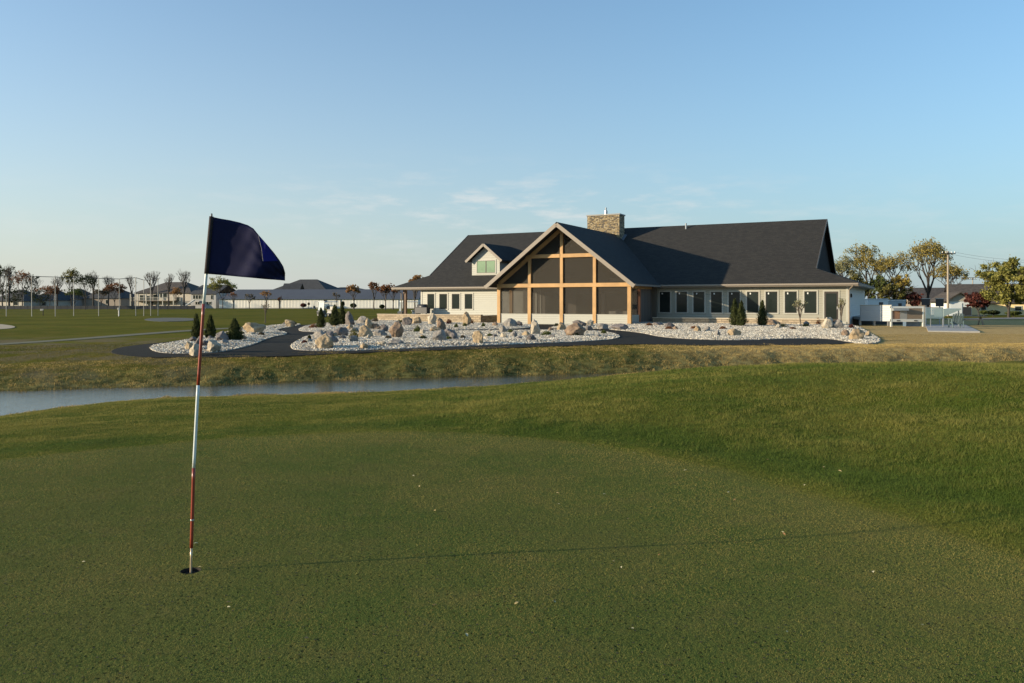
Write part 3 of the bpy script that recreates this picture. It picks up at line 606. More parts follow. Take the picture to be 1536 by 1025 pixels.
b=MB(); b.tube([(UR-.35,VE-.08,EZ-.2),(UR-.7,-.06,EZ-.55),(UR-.7,-.06,GZ+.1)],.05,8); b.build('downspout',TAUPE,ch)
b=MB(); b.tube([(UL+.35,VE-.05,EZ-.2),(-40.95,-.15,EZ-.6),(-40.95,-.15,.3)],.05,8); b.build('downspout',TAUPE,ch)
# left open porch post
b=MB(); b.box(-40.85,-40.55,0,.3,-.2,EZ-.28); b.build('porch_post',wood('dark_timber',(.16,.09,.05)),ch)
b=MB(); b.box(-40.85,-40.55,16.8,17.1,-.2,EZ-.28); b.build('porch_post',wood('dark_timber',(.16,.09,.05)),ch)
b=MB(); b.box(-41.4,uWL-.01,-.3,17.6,GZ-.1,-.02); b.build('porch_floor',CONC,ch)
# porch floor slab left fine; vent pipe on ridge
# windows
def window(px0,px1,py0,py1,v=0.,gm=GLASS,trim=CREAM,sticker=True,mull=False,frame=DARKTRIM,parent=None):
    u0,u1=U(px0,v),U(px1,v); z1=ZV(py0,(u0+u1)/2,v); z0=ZV(py1,(u0+u1)/2,v); t=.10
    b=MB(); b.box(u0-t,u1+t,v-.035,v-.004,z1,z1+t); b.box(u0-t,u1+t,v-.05,v-.004,z0-t*.8,z0); b.box(u0-t,u0,v-.035,v-.004,z0,z1); b.box(u1,u1+t,v-.035,v-.004,z0,z1)
    w=b.build('window',trim,parent or ch); f=.045
    b=MB(); b.box(u0,u1,v-.03,v-.006,z1-f,z1); b.box(u0,u1,v-.03,v-.006,z0,z0+f); b.box(u0,u0+f,v-.03,v-.006,z0+f,z1-f); b.box(u1-f,u1,v-.03,v-.006,z0+f,z1-f)
    if mull: b.box((u0+u1)/2-.05,(u0+u1)/2+.05,v-.034,v-.006,z0+f,z1-f)
    b.build('frame',frame,w)
    b=MB(); b.box(u0+f,u1-f,v-.022,v-.008,z0+f,z1-f); b.build('pane',gm,w)
    if sticker:
        b=MB(); q=u0+(u1-u0)*random.uniform(.18,.26); zz=z1-.22; b.box(q,q+.09,v-.026,v-.0225,zz,zz+.13); b.build('paper_tag',simple('paper',(.7,.7,.66)),w)
    return w
for a,c,t0,t1 in ((160,245,690,857),(296,382,690,857),(433,522,690,858),(575,664,690,860),(718,810,690,860),(866,960,689,861),(1017,1113,688,861),(1172,1270,687,862),(1330,1430,686,863)):
    window(960+a/5.396,960+c/5.396,310+t0/5.396,310+t1/5.396)
for a,c in ((330,388),(427,491),(528,592),(632,696)):
    window(580+a/5.396,580+c/5.396,440.9,463.8,gm=GLASS,sticker=False)
# glazed door at the right end
u0,u1=U(1236.5),U(1257.5); zt=ZV(437.5,-1.2,0); b=MB(); b.box(u0,u1,-.04,-.004,.0,zt); dr_=b.build('door',DARKTRIM,ch); b=MB(); b.box(u0+.12,u1-.12,-.05,-.042,.25,zt-.14); b.build('pane',GLASS,dr_); b=MB(); b.tube([(u1-.07,-.08,1.0),(u1-.07,-.08,1.2)],.015,8); b.build('handle',GREYMETAL,dr_)
b=MB(); b.box(u0-.1,u0-.002,-.035,-.004,0,zt+.1); b.box(u1+.002,u1+.1,-.035,-.004,0,zt+.1); b.box(u0-.002,u1+.002,-.035,-.004,zt+.002,zt+.1); b.build('door_trim',CREAM,ch)
# wall lantern on end wall
b=MB(); b.box(.004,.12,2.2,2.32,1.9,2.2); b.build('wall_lantern',DARKMETAL,ch)
# dormer
DV=1.15; DU=-31.9; hw=1.5; dzb=EZ+SL*(DV-VE)-.15; 
dw=(U(708,DV)+U(749.6,DV))/2; hw=(U(749.6,DV)-U(708,DV))/2
za=ZV(365,dw,DV-.4); ze=ZV(390.5,dw,DV-.4); hr=(U(752,DV-.4)-U(698,DV-.4))/2; dsl=(za-ze)/hr
b=MB(); vEnd=DV+3.2
zt=za-.28; zs=zt-hw*dsl
b.prism([(dw-hw,DV,dzb),(dw+hw,DV,dzb),(dw+hw,DV,zs),(dw,DV,zt),(dw-hw,DV,zs)],(0,.15,0))
for s in (-1,1):
    x0,x1=sorted((dw+s*hw,dw+s*(hw-.15))); vz=lambda z:(z-EZ)/SL+VE
    b.prism([(x0,DV+.15,dzb),(x0,DV+.15,zs),(x0,vz(zs)+.3,zs)],(x1-x0,0,0))
dm=b.build('dormer_wall',WHITE,ch)
b=MB(); vr=vz(za); vl=vz(ze)
b.slab([(dw,DV-.45,za),(dw,vr,za),(dw+hr,vl,ze),(dw+hr,DV-.45,ze)],.12); b.slab([(dw-hr,DV-.45,ze),(dw-hr,vl,ze),(dw,vr,za),(dw,DV-.45,za)],.12); b.build('dormer_roof',ROOFY,ch)
for s in (-1,1):
    b=MB(); b.bar((dw,DV-.48,za-.13),(dw+s*hr,DV-.48,ze-.13),.05,.24); b.build('dormer_rake_board',TAUPE,ch)
window(715.4,743,391.2,409.7,DV,gm=GREENGLASS,sticker=False,mull=True)
# gabled porch
PA=-20.93; PH=6.5; PV=-7.15; PZ=7.94; PSL=(PZ-2.95)/PH; PP=-5.95
vr=(PZ-EZ)/SL+VE+.1
def poly_valley(s):   # slope polygon from the front rake to the valley with the main roof
    return [(PA,PV,PZ),(PA,vr,PZ),(PA+s*PH,VE+.0,2.95),(PA+s*PH,PV,2.95)]
b=MB(); b.slab(poly_valley(1),.18); b.build('porch_roof',ROOFY,ch)
b=MB(); b.slab(poly_valley(-1)[::-1],.18); b.build('porch_roof',ROOFY,ch)
for s in (-1,1):
    b=MB(); b.bar((PA,PV-.03,PZ-.20),(PA+s*PH,PV-.03,2.95-.20),.06,.30); b.build('porch_rake_board',TAUPE,ch)
    b=MB(); b.bar((PA,PP,PZ-.42),(PA+s*(PH-.7),PP,PZ-.42-(PH-.7)*PSL),.2,.3); b.build('rafter',WOOD,ch)
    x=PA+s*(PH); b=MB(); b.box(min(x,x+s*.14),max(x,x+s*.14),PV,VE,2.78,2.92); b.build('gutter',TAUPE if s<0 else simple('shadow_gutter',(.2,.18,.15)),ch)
pu=[U(q,PP) for q in (749.1,794.9,842.9,892.3,944.6)]
beamz=2.90; upz=5.29; kz=.52
for i,u in enumerate(pu):
    top=min(PZ-.5-abs(u-PA)*PSL, 99); top = PZ-.55 if i==2 else (top if i in (1,3) else beamz-.15)
    b=MB(); hwp=.15; b.box(u-hwp,u+hwp,PP-.14,PP+.14,GZ-.05,beamz-.16); b.build('post',WOOD,ch,bevel=.012)
    if i in (1,2,3):
        b=MB(); b.box(u-.13,u+.13,PP-.12,PP+.12,beamz+.16,top); b.build('upper_post',WOOD,ch,bevel=.012)
b=MB(); b.box(pu[0]-.15,pu[4]+.15,PP-.16,PP+.16,beamz-.158,beamz+.158); b.build('tie_beam',WOOD,ch,bevel=.012)
for a,c in ((1,2),(2,3)):
    b=MB(); x0=pu[a]-(.35 if a==1 else -.13); x1=pu[c]+(.35 if c==3 else -.13); b.box(x0,x1,PP-.15,PP+.15,upz-.15,upz+.15); b.build('collar_beam',WOOD,ch,bevel=.012)
for i in range(4):
    a,c=pu[i]+.15,pu[i+1]-.15
    b=MB(); b.box(a,c,PP-.06,PP+.06,GZ-.1,kz); b.build('knee_wall',WHITE,ch)
    b=MB(); b.box(a,c,PP-.09,PP+.09,kz+.002,kz+.05); b.build('knee_wall_cap',CREAM,ch)
    b=MB(); b.box(a,c,PP-.008,PP+.008,kz+.05,beamz-.16); b.build('screen_panel',SCREEN,ch)
# upper screens: gable pieces
rf=lambda u: PZ-.60-abs(u-PA)*PSL
def scr(poly): 
    b=MB(); b.prism([(u,PP-.008,z) for u,z in poly],(0,.016,0)); b.build('screen_panel',SCREEN,ch)
zb=beamz+.16
def ucross(z,s): return PA+s*(PZ-.60-z)/PSL
for s,i0_,i1_ in ((-1,1,2),(1,2,3)):
    o_=pu[1] if s<0 else pu[3]; ii=pu[2]
    lo,hi=(o_+.13,ii-.13) if s<0 else (ii+.13,o_-.13)
    scr([(lo,zb),(hi,zb),(hi,upz-.15),(lo,upz-.15)])
    e=ucross(upz+.15,s)
    scr([(e,upz+.15),(ii+s*.13,upz+.15),(ii+s*.13,rf(ii+s*.13))][::(1 if s<0 else -1)])
    e=ucross(zb,s); q=o_+s*.13
    scr([(e,zb),(q,zb),(q,rf(q))][::(1 if s<0 else -1)])
# porch sides, floor, inner wall
for s,u in ((-1,pu[0]),(1,pu[4])):
    post2=-3.75
    b=MB(); b.box(u-.13,u+.13,post2-.13,post2+.13,GZ,2.6); b.build('side_post',wood('red_timber',(.32,.13,.06)) if s>0 else WOOD,ch)
    b=MB(); b.box(u-.12,u+.12,PP+.16,-.7,2.6,2.85); b.build('side_beam',WOOD,ch)
    b=MB(); b.box(u-.06,u+.06,PP+.15,post2-.13,GZ-.1,kz); b.build('knee_wall',WHITE,ch)
    b=MB(); b.box(u-.008,u+.008,PP+.15,post2-.13,kz+.002,2.6); b.build('screen_panel',SCREEN,ch)
    if s>0:
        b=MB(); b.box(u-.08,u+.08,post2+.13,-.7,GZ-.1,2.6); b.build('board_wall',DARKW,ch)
    else:
        b=MB(); b.box(u-.008,u+.008,post2+.13,-.72,kz+.002,2.6); b.build('screen_panel',SCREEN,ch)
        b=MB(); b.box(u-.06,u+.06,post2+.13,-.72,GZ-.1,kz); b.build('knee_wall',WHITE,ch)
b=MB(); b.box(pu[4]+.09,-14.9,-.2,-.02,GZ-.1,EZ-.25); b.build('board_wall',DARKW,ch)
b=MB(); b.box(pu[0]-.3,pu[4]+.3,PP+.1,-.75,GZ-.2,-.06); b.build('porch_floor',CONC,ch)
b=MB(); zz=lambda u:PZ-.3-abs(u-PA)*PSL
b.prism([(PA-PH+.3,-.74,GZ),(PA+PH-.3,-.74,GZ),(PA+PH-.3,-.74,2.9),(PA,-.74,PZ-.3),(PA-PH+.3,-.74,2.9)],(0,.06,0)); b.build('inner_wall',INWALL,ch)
for a,c,z0,z1,mm in ((-25.9,-25.7,0,2.4,CREAM),(-25.4,-25.3,0,2.4,CREAM),(-23.3,-23.2,0,2.4,TAUPE),(-21.9,-19.6,0,2.25,GLASS),(-19.2,-16.9,0,2.25,GLASS),(-19.55,-19.25,0,2.3,TAUPE),(-24.9,-23.6,0,2.25,GLASS),(-18.8,-16.0,3.3,3.6,TAUPE)):
    b=MB(); b.box(a,c,-.80,-.745,z0,z1); b.build('inner_door' if z1<2.35 else 'inner_trim',mm,ch)
# porch furniture seen through the screens
sf_=thing('patio_sofa','dark outdoor sofa faintly seen behind the porch screens, right bay','sofa',tuple(cw0(-17.2,-3.2,-.05)),-TH)
b=MB(); b.box(-.9,.9,-.4,.4,.12,.42); b.build('seat',simple('sofa_cushion',(.30,.28,.24)),sf_,bevel=.04); b=MB(); b.box(-.9,.9,.3,.45,.43,.85); b.build('backrest',bpy.data.materials['sofa_cushion'],sf_,bevel=.04)
for q in (-.95,.82): b=MB(); b.box(q,q+.13,-.4,.4,.1,.6); b.build('armrest',DARKTRIM,sf_)
# chimney
cu0,cu1=-23.64,-20.4; cv0,cv1=6.0,7.45; cz=ZV(321.5,-21.5,6)
b=MB(); b.box(cu0,cu1,cv0,cv1,5.5,cz-.1); cm=b.build('chimney',CHIM,ch)
b=MB(); b.box(cu0-.07,cu1+.07,cv0-.07,cv1+.07,cz-.098,cz+.02); b.build('cap',CONC,cm)
b=MB(); b.tube([(-22.0,6.7,cz+.02),(-22.0,6.7,cz+.42)],.16,12); b.tube([(-22.0,6.7,cz+.42),(-22.0,6.7,cz+.72)],[.09,.09],10); b.build('flue',GREYMETAL,cm)
b=MB(); b.slab([(cu1-1.2,cv0-.02,PZ-.3),(cu1+.25,cv0-.35,EZ+SL*(cv0-.35-VE)+.03),(cu1+.25,cv1,EZ+SL*(cv1-VE)+.03),(cu1-.2,cv1,EZ+SL*(cv1-VE)+.2)],.05); b.build('flashing',simple('flashing',(.10,.11,.12),.5),cm)
b=MB(); b.tube([(U(1029,8.2),8.2,EZ+SL*(8.2-VE)-.1),(U(1029,8.2),8.2,EZ+SL*(8.2-VE)+.5)],.08,10); b.build('vent_pipe',GREYMETAL,ch)
# plinth
b=MB(); b.box(-14.9,.02,-.03,-.004,GZ-.1,.05); b.build('plinth',CREAM,ch)

# retaining walls of tan block
def cw(u,v,z=0): return Vector((PX0+ct*u+st_*v, PY0-st_*u+ct*v, z))
rw=thing('block_retaining_wall','long low tan block wall below the right row of windows','retaining wall',(PX0,PY0,0),-TH)
ua,ub=U(979,-1.6),U(1240,-1.6); b=MB(); b.box(ua,ub,-1.6,-1.3,GZ-.3,.20); b.build('wall_blocks',BLOCK,rw); b=MB(); b.box(ua-.03,ub+.03,-1.64,-1.26,.202,.29); b.build('capping',simple('capstone',(.5,.42,.3),.8),rw)
b=MB(); b.box(ua,ub,-1.258,-.05,GZ-.1,.18); b.build('terrace_slab',CONC,rw)
rw=thing('block_retaining_wall','low tan block patio wall below the left four windows','retaining wall',(PX0,PY0,0),-TH)
ua,ub=U(566,-4.),U(721,-4.); b=MB(); b.box(ua,ub,-4.,-3.7,GZ-.5,.34); b.box(ub-.3,ub,-3.7,-.1,GZ-.5,.34); b.build('wall_blocks',BLOCK,rw); b=MB(); b.box(ua-.03,ub+.03,-4.04,-3.66,.342,.42); b.build('capping',simple('capstone2',(.42,.34,.24),.8),rw)
b=MB(); b.box(ua,ub-.32,-3.65,-.06,GZ-.1,.28); b.build('patio_slab',CONC,rw)
# patio furniture by the left windows: dark covered barbecue
bb=thing('barbecue','dark covered barbecue on the patio below the left windows','barbecue',tuple(cw(-37.8,-1.1,.28)),-TH)
b=MB(); b.box(-.7,.7,-.3,.3,.15,.75); b.build('cabinet',DARKMETAL,bb,bevel=.03); b=MB(); b.tube([(-.45,0,.78),(.45,0,.78)],[.27,.27],16); b.build('lid',DARKMETAL,bb,True)
b=MB()
for sx2 in (-.6,.6): b.tube([(sx2,-.31,.08),(sx2,-.25,.08)],.08,12)
b.build('wheel',DARKMETAL,bb)

# ------------------------------------------------------------------ boulders
BM_ = {'tan':boulder('tan_boulder',(.30,.215,.12),(.44,.34,.21)),'pale':boulder('pale_boulder',(.38,.32,.23),(.52,.45,.34)),'grey':boulder('grey_boulder',(.20,.18,.155),(.33,.30,.26)),
 'dark':boulder('dark_boulder',(.10,.085,.075),(.19,.16,.14)),'red':boulder('red_brown_boulder',(.19,.125,.08),(.31,.22,.14)),'purple':boulder('purple_grey_boulder',(.15,.13,.12),(.25,.215,.19))}
def rock_mesh(w,h,d,seed):
    import bmesh
    bm=bmesh.new(); bmesh.ops.create_icosphere(bm,subdivisions=4,radius=1)
    rr=random.Random(seed); pl=[Vector((rr.uniform(-1,1),rr.uniform(-1,1),rr.uniform(-.3,1))).normalized() for _ in range(13)]; dd=[rr.uniform(.55,.88) for _ in pl]
    for v in bm.verts:
        p=v.co.copy(); r=1+noise.noise(p*1.3+Vector((seed,0,0)))*.28; p=p*r
        for a,q in zip(pl,dd):
            e=p.dot(a)-q
            if e>0: p-=a*e*.96
        p+=p.normalized()*(noise.noise(p*3+Vector((0,seed,0)))*.13+noise.noise(p*9)*.05)
        v.co=Vector((p.x*w/1.75,p.y*d/1.75,(p.z*.5+.38)*h/.80))
    me=bpy.data.meshes.new('boulder'); bm.to_mesh(me); bm.free(); me.polygons.foreach_set('use_smooth',[True]*len(me.polygons)); return me
ROCKS=[ # px, base y, width, height (photo pixels), kind, label
(282.8,523,13,10,'tan','small tan boulder just left of the flagstick in the left gravel bed'),
(289.6,528.6,17,14,'pale','pale rounded boulder at the front of the left bed, against the flagstick'),
(318.4,524.5,18,15,'pale','pale upright boulder just right of the flagstick'),
(329.7,511.5,19,12,'purple','purple grey boulder left of the broad conifer in the left bed'),
(334,515.5,12,7,'grey','low grey rock in front of the purple grey boulder'),
(376.7,500,29,16,'tan','largest domed tan boulder in the left gravel bed'),
(297,518,9,11,'dark','narrow dark rock directly behind the flagstick'),
(375,502,15,5,'pale','flat pale stone at the foot of the domed tan boulder'),
(433.3,490,16,10,'tan','tan boulder alone at the far tip of the left bed'),
(480,508,20,10,'grey','grey rock sitting behind the two-tone boulder at the bed tip'),
(483,520.5,25,17,'tan','two-tone tan boulder at the left tip of the middle bed'),
(510,504,22,13,'dark','wide dark grey pointed boulder right of the bed tip'),
(523.6,488,15,16,'dark','tall dark grey pointed rock beside the paired conifers'),
(530,499,13,8,'grey','grey rock between the dark pointed boulder and tan pile'),
(543,485,16,9,'grey','smooth grey boulder at the back of the rock pile'),
(552,494,14,14,'tan','upright brown rock on top of the big pile'),
(546,506,23,14,'tan','broad brown boulder at the front of the rock pile'),
(564,494,14,8,'red','reddish flat rock behind the grey slab'),
(568,504.5,19,9,'grey','grey slab between brown pile and red brown tower'),
(577,500,11,13,'dark','dark narrow pointed rock leaning beside the grey slab'),
(594,507,20,20,'red','tall red brown flat-topped boulder in the middle bed'),
(594,516.5,21,8,'grey','low grey rubble mound before the red brown boulder'),
(610,488,14,11,'dark','dark round boulder before the left end of the patio wall'),
(625,486,14,9,'tan','tan sloping rock before the patio wall, right of the dark one'),
(648,487,12,16,'pale','pale standing stone before the patio wall'),
(660,496,14,17,'red','brown lumpy boulder below the pale standing stone'),
(652,499,15,9,'tan','orange tan low boulder left of the brown lumpy one'),
(660,511.5,18,16,'grey','craggy grey brown boulder below the brown lumpy one'),
(674,505.5,19,11,'purple','pair-like rounded grey rock right of the craggy boulder'),
(634,501,7,7,'pale','little pale stone right of the round green shrub'),
(698.6,488,12,17,'tan','tan leaning finger of rock at the patio wall end'),
(764.5,490,17,11,'grey','grey craggy boulder under the porch left corner'),
(777,489,12,7,'dark','dark low rock right of the craggy one under the porch'),
(802.5,502,14,21,'pale','tall pale waisted standing stone before the porch'),
(754.5,499,12,10,'grey','grey block left of the tall waisted stone'),
(717.6,514,15,15,'tan','upright squarish tan boulder at the front of the middle bed'),
(842.6,497,13,12,'tan','tan peaked rock under the porch centre post'),
(864,504,28,17,'red','largest brown grey boulder, in front of the porch right half'),
(869,490,19,9,'dark','dark humped boulder behind the largest brown grey one'),
(884.6,489,12,8,'pale','pale rounded rock right of the dark humped one'),
(884,498,10,9,'dark','dark small block right of the largest brown grey boulder'),
(905,492.5,15,7,'grey','low grey rock near the porch right corner post'),
(931,493.5,22,8,'purple','long low purple grey rock left of the porch right corner'),
(790,504,12,7,'tan','low pale brown rocks left of the tall waisted stone'),
(743,489,8,6,'red','small reddish rock left of the porch corner post'),
(989,488.5,14,5,'purple','flat purple rock at the left end of the long block wall'),
(1004.6,491.5,15,7,'dark','dark pointed rock near the left end of the long block wall'),
(1062,497,10,7,'grey','small grey rock alone in the white gravel of the right bed'),
(1103,504,16,11,'tan','tan brown boulder in front of the paired right conifers'),
(1160,488,19,9,'red','domed orange brown boulder right of the single conifer'),
(1244,493,17,15,'pale','pale tall boulder by the right end door'),
(1258,493,16,12,'grey','grey slab leaning right of the pale boulder by the door'),
(1270,504,14,9,'red','brown rock left of the tan boulder at the right bed tip'),
(1287,509,21,14,'tan','tan boulder at the right tip of the gravel bed')]
for i,(px,py,w,h,kd,lb) in enumerate(ROCKS):
    p=gp(px,py); q=gp(px,py-1.2) ; off_=bed_h(p.x,p.y); Yd=p.y
    for _ in range(3):
        zt=float(H((px-CX)/F*Yd,Yd))+off_; Yd=(CAMZ-zt)*F/(py-HY)
    x=(px-CX)/F*Yd; sc_=Yd/F; o=bpy.data.objects.new('boulder',rock_mesh(w*sc_*1.08,h*sc_*1.22,w*sc_*.85,i*3.7)); o.data.materials.append(BM_[kd])
    o.location=(x,Yd+w*sc_*.35,float(H(x,Yd+w*sc_*.35))+off_-.06); o.rotation_euler=(0,0,random.uniform(-.5,.5)); link(o); tag(o,lb,'boulder','boulders in the rock garden')

rs=random.Random(11); SB=[('B',8),('C',30),('A',9),('D',14)]; cnt=0
for kx,nn_ in SB:
    A=bedW[kx]; x0,y0=A.min(0); x1,y1=A.max(0); k_=0
    while k_<nn_:
        x=rs.uniform(x0,x1); y=rs.uniform(y0,y1); d=float(sdist(A,np.array([x]),np.array([y]))[0])
        if d<.4: continue
        if kx=='C' and not (-10<x<2) and rs.random()<.5: continue
        w_=rs.uniform(.22,.5); o=bpy.data.objects.new('garden_stone',rock_mesh(w_,w_*rs.uniform(.5,.8),w_*.8,100+cnt*2.3)); cnt+=1; k_+=1
        o.data.materials.append(BM_[rs.choice(['tan','grey','dark','purple','red','grey','pale'])]); o.location=(x,y,float(H(x,y))+bed_h(x,y)-.03); o.rotation_euler=(0,0,rs.uniform(0,6)); link(o)
        tag(o,'small loose stone lying between the big boulders','stone','small stones in the rock garden')

# ------------------------------------------------------------------ vegetation
BARK=simple('bark',(.10,.08,.06),.95,.2,10,.4); BARKD=simple('dark_bark',(.05,.042,.035),.95,.2,10,.4)
LEAF={}
def leaf(nm):
    C={'yellow':((.16,.13,.03),(.42,.31,.07)),'olive':((.06,.065,.02),(.24,.21,.06)),'green':((.035,.055,.018),(.16,.18,.05)),'ygreen':((.08,.09,.02),(.36,.33,.09)),'red':((.06,.02,.018),(.17,.06,.045)),
       'rust':((.12,.05,.025),(.27,.13,.06)),'orange':((.20,.10,.04),(.40,.24,.10)),'dark':((.02,.03,.014),(.07,.085,.035)),'conifer':((.022,.034,.013),(.11,.12,.04)),'brown':((.07,.055,.035),(.16,.13,.08)),'pale':((.14,.13,.06),(.38,.36,.18)),'bronze':((.14,.12,.03),(.42,.33,.10))}
    if nm not in LEAF: LEAF[nm]=leafmat('leaves_'+nm,*C[nm],.35)
    return LEAF[nm]
def quads(P,size,r,tint,m,name,parent,aspect=.7):
    n=len(P); a=r.normal(size=(n,3)); a/=np.linalg.norm(a,axis=1)[:,None]; b=r.normal(size=(n,3)); b-=a*(a*b).sum(1)[:,None]; b/=np.linalg.norm(b,axis=1)[:,None]
    s=size*r.uniform(.5,1.3,n)[:,None]; V=np.stack([P-a*s,P-b*s*aspect,P+a*s,P+b*s*aspect],1).reshape(-1,3); return npmesh(name,V,np.arange(4*n).reshape(n,4),m,parent,{'tint':np.repeat(np.clip(tint,0,1),4)})
def tree(name,label,px,Yd,top_y,wpx,kind,leaves=1500,lsize=.14,base_z=None,dens=1.,trunk=.33,seed=None,group=None,lean=0.,full=0.,rk=1.,cat='tree',bark=None,levels=4,spread=.8,loc=None):
    seed=seed if seed is not None else int(px*7); r=np.random.default_rng(seed); x=(px-CX)/F*Yd; bz=float(H(x,Yd)) if base_z is None else base_z
    h=(HY-top_y)/F*Yd+CAMZ-bz; w=wpx/F*Yd
    root=thing(name,label,cat,(x,Yd,bz-.05),0,group)
    segs=[]; tips=[]
    def rec(p,d,l,rad,lev):
        q=p+d*l; mid=p+d*l*.5+Vector(r.normal(0,.04*l,3)); segs.append((p,mid,q,rad,rad*.72,lev))
        if lev>=levels: tips.append(q); tips.append(mid); return
        k=int(r.integers(2,4)) if lev>0 else int(r.integers(3,5))
        a0=r.uniform(0,6.28)
        for i in range(k):
            a=a0+6.28*i/k+r.uniform(-.4,.4); sp=spread*r.uniform(.6,1.2)*(1 if lev else .8)
            side=Vector((math.cos(a),math.sin(a),0)); nd=(d*1.0+side*sp+Vector((lean,0,.18))).normalized()
            rec(q,nd,l*r.uniform(.62,.88),rad*.62,lev+1)
        if lev==0: rec(q,(d+Vector(r.normal(0,.15,3))).normalized(),l*.8,rad*.7,1)
    L0=1.; rec(Vector((0,0,0)),Vector((lean*.4,0,1)).normalized(),L0,.085,0)
    allp=np.array([tuple(t) for s in segs for t in (s[0],s[2])]); mx=allp[:,2].max(); wd=np.percentile(np.abs(allp[:,:2]-0),98)
    # remap: trunk height fraction
    def mp(p):
        z=p.z; zz=(z*trunk/L0 if z<L0 else trunk+(z-L0)/(mx-L0)*(1-trunk))*h*.97; return Vector((p.x/wd*w*.47,p.y/wd*w*.47,zz))
    b=MB()
    for p,mid,q,r0,r1,lev in segs:
        s=h*.28*rk
        if lev<=1: b.tube([mp(p),mp(mid),mp(q)],[max(r0*s,.02),max((r0+r1)/2*s,.02),max(r1*s,.015)],7,False)
        else: b.tube([mp(p),mp(mid),mp(q)],[max(r0*s,.012),max((r0+r1)/2*s,.010),max(r1*s*.8,.007)],3 if lev>2 else 4,False)
    b.build('trunk',bark or BARK,root,True)
    if leaves:
        T=np.array([tuple(mp(t)) for t in tips]); T=T[r.permutation(len(T))][:max(6,int(len(T)*dens))]
        if full:
            nc=70; d=r.normal(size=(nc,3)); d/=np.linalg.norm(d,axis=1)[:,None]; q=r.uniform(.35,1.,nc)[:,None]**.5; cz0=h*(full+1)/2; E=d*q*np.array([w*.42,w*.42,h*(1-full)/2*.86])+np.array([0,0,cz0]); E[:,:2]*=(1.12-.45*np.clip((E[:,2:3]/h-.3),0,1)); T=np.concatenate([T[T[:,2]>h*full][:20],E])
        c=r.integers(0,len(T),leaves); P=T[c]+r.normal(0,1,(leaves,3))*np.array([w*.036,w*.036,h*.022]); tl=r.normal(.5,.2,len(T))
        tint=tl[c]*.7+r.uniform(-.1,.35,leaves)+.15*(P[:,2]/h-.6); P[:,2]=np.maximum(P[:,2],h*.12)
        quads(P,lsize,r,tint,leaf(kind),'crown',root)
    return root
def conifer(px,py,top,w,label,Yd=None,kind='conifer',seed=1):
    p=gp(px,py); Yd=p.y; x=(px-CX)/F*Yd; bz=float(H(x,Yd))+bed_h(x,Yd)-.03; s=Yd/F; h=(py-top)*s; w=w*s; r=np.random.default_rng(int(px))
    root=thing('conifer',label,'conifer',(x,Yd,bz),0,'conifers in the rock garden')
    b=MB(); b.tube([(0,0,0),(0,0,h*.9)],[.045,.01],7); b.build('trunk',BARKD,root)
    n=4200; t=r.uniform(0,1,n)**1.25; a=r.uniform(0,6.28,n); R=w/2*np.minimum(1,(t+.03)*6)**.5*(1-t)**.75*1.35*(1+.24*np.sin(a*3+t*14+px)+.2*np.sin(a*5-t*29+px*2)+.12*r.normal(0,1,n)); rad=R*r.uniform(.25,1,n)**.45
    P=np.stack([rad*np.cos(a),rad*np.sin(a),.04*h+t*h*.97],1); P+=r.normal(0,.015,P.shape)
    # upright sprays
    s_=.045*r.uniform(.6,1.4,n)[:,None]; up=np.stack([np.cos(a)*.35,np.sin(a)*.35,np.ones(n)],1)+r.normal(0,.25,(n,3)); sd_=np.stack([-np.sin(a),np.cos(a),np.zeros(n)],1)+r.normal(0,.5,(n,3))
    V=np.stack([P-sd_*s_*.4,P+sd_*s_*.4,P+up*s_*1.8],1).reshape(-1,3)
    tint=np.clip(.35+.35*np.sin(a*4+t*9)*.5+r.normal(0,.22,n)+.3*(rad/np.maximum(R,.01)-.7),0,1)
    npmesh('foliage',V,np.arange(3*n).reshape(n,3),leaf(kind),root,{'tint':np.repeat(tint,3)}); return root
for c in ((294.7,511.5,475,10.5,'slender dark conifer left of the flagstick'),(315.6,511.5,478,11.5,'slender dark conifer just right of the flagstick'),(352,514.5,484,19,'broad pyramidal conifer right of the purple grey boulder'),
 (481.5,495,466,10,'thin pointed conifer before the golf cart, leftmost of three'),(502,491.5,461,14,'bushy conifer in the middle of the three by the cart'),(513.5,489.5,461,10,'slim conifer beside the tall dark pointed rock'),
 (1102,491.5,452,13,'left conifer of the joined pair before the long wall'),(1112,492,455,13,'right conifer of the joined pair before the long wall'),(1143.5,491.5,454,13,'single pointed conifer right of the joined pair')): conifer(*c)
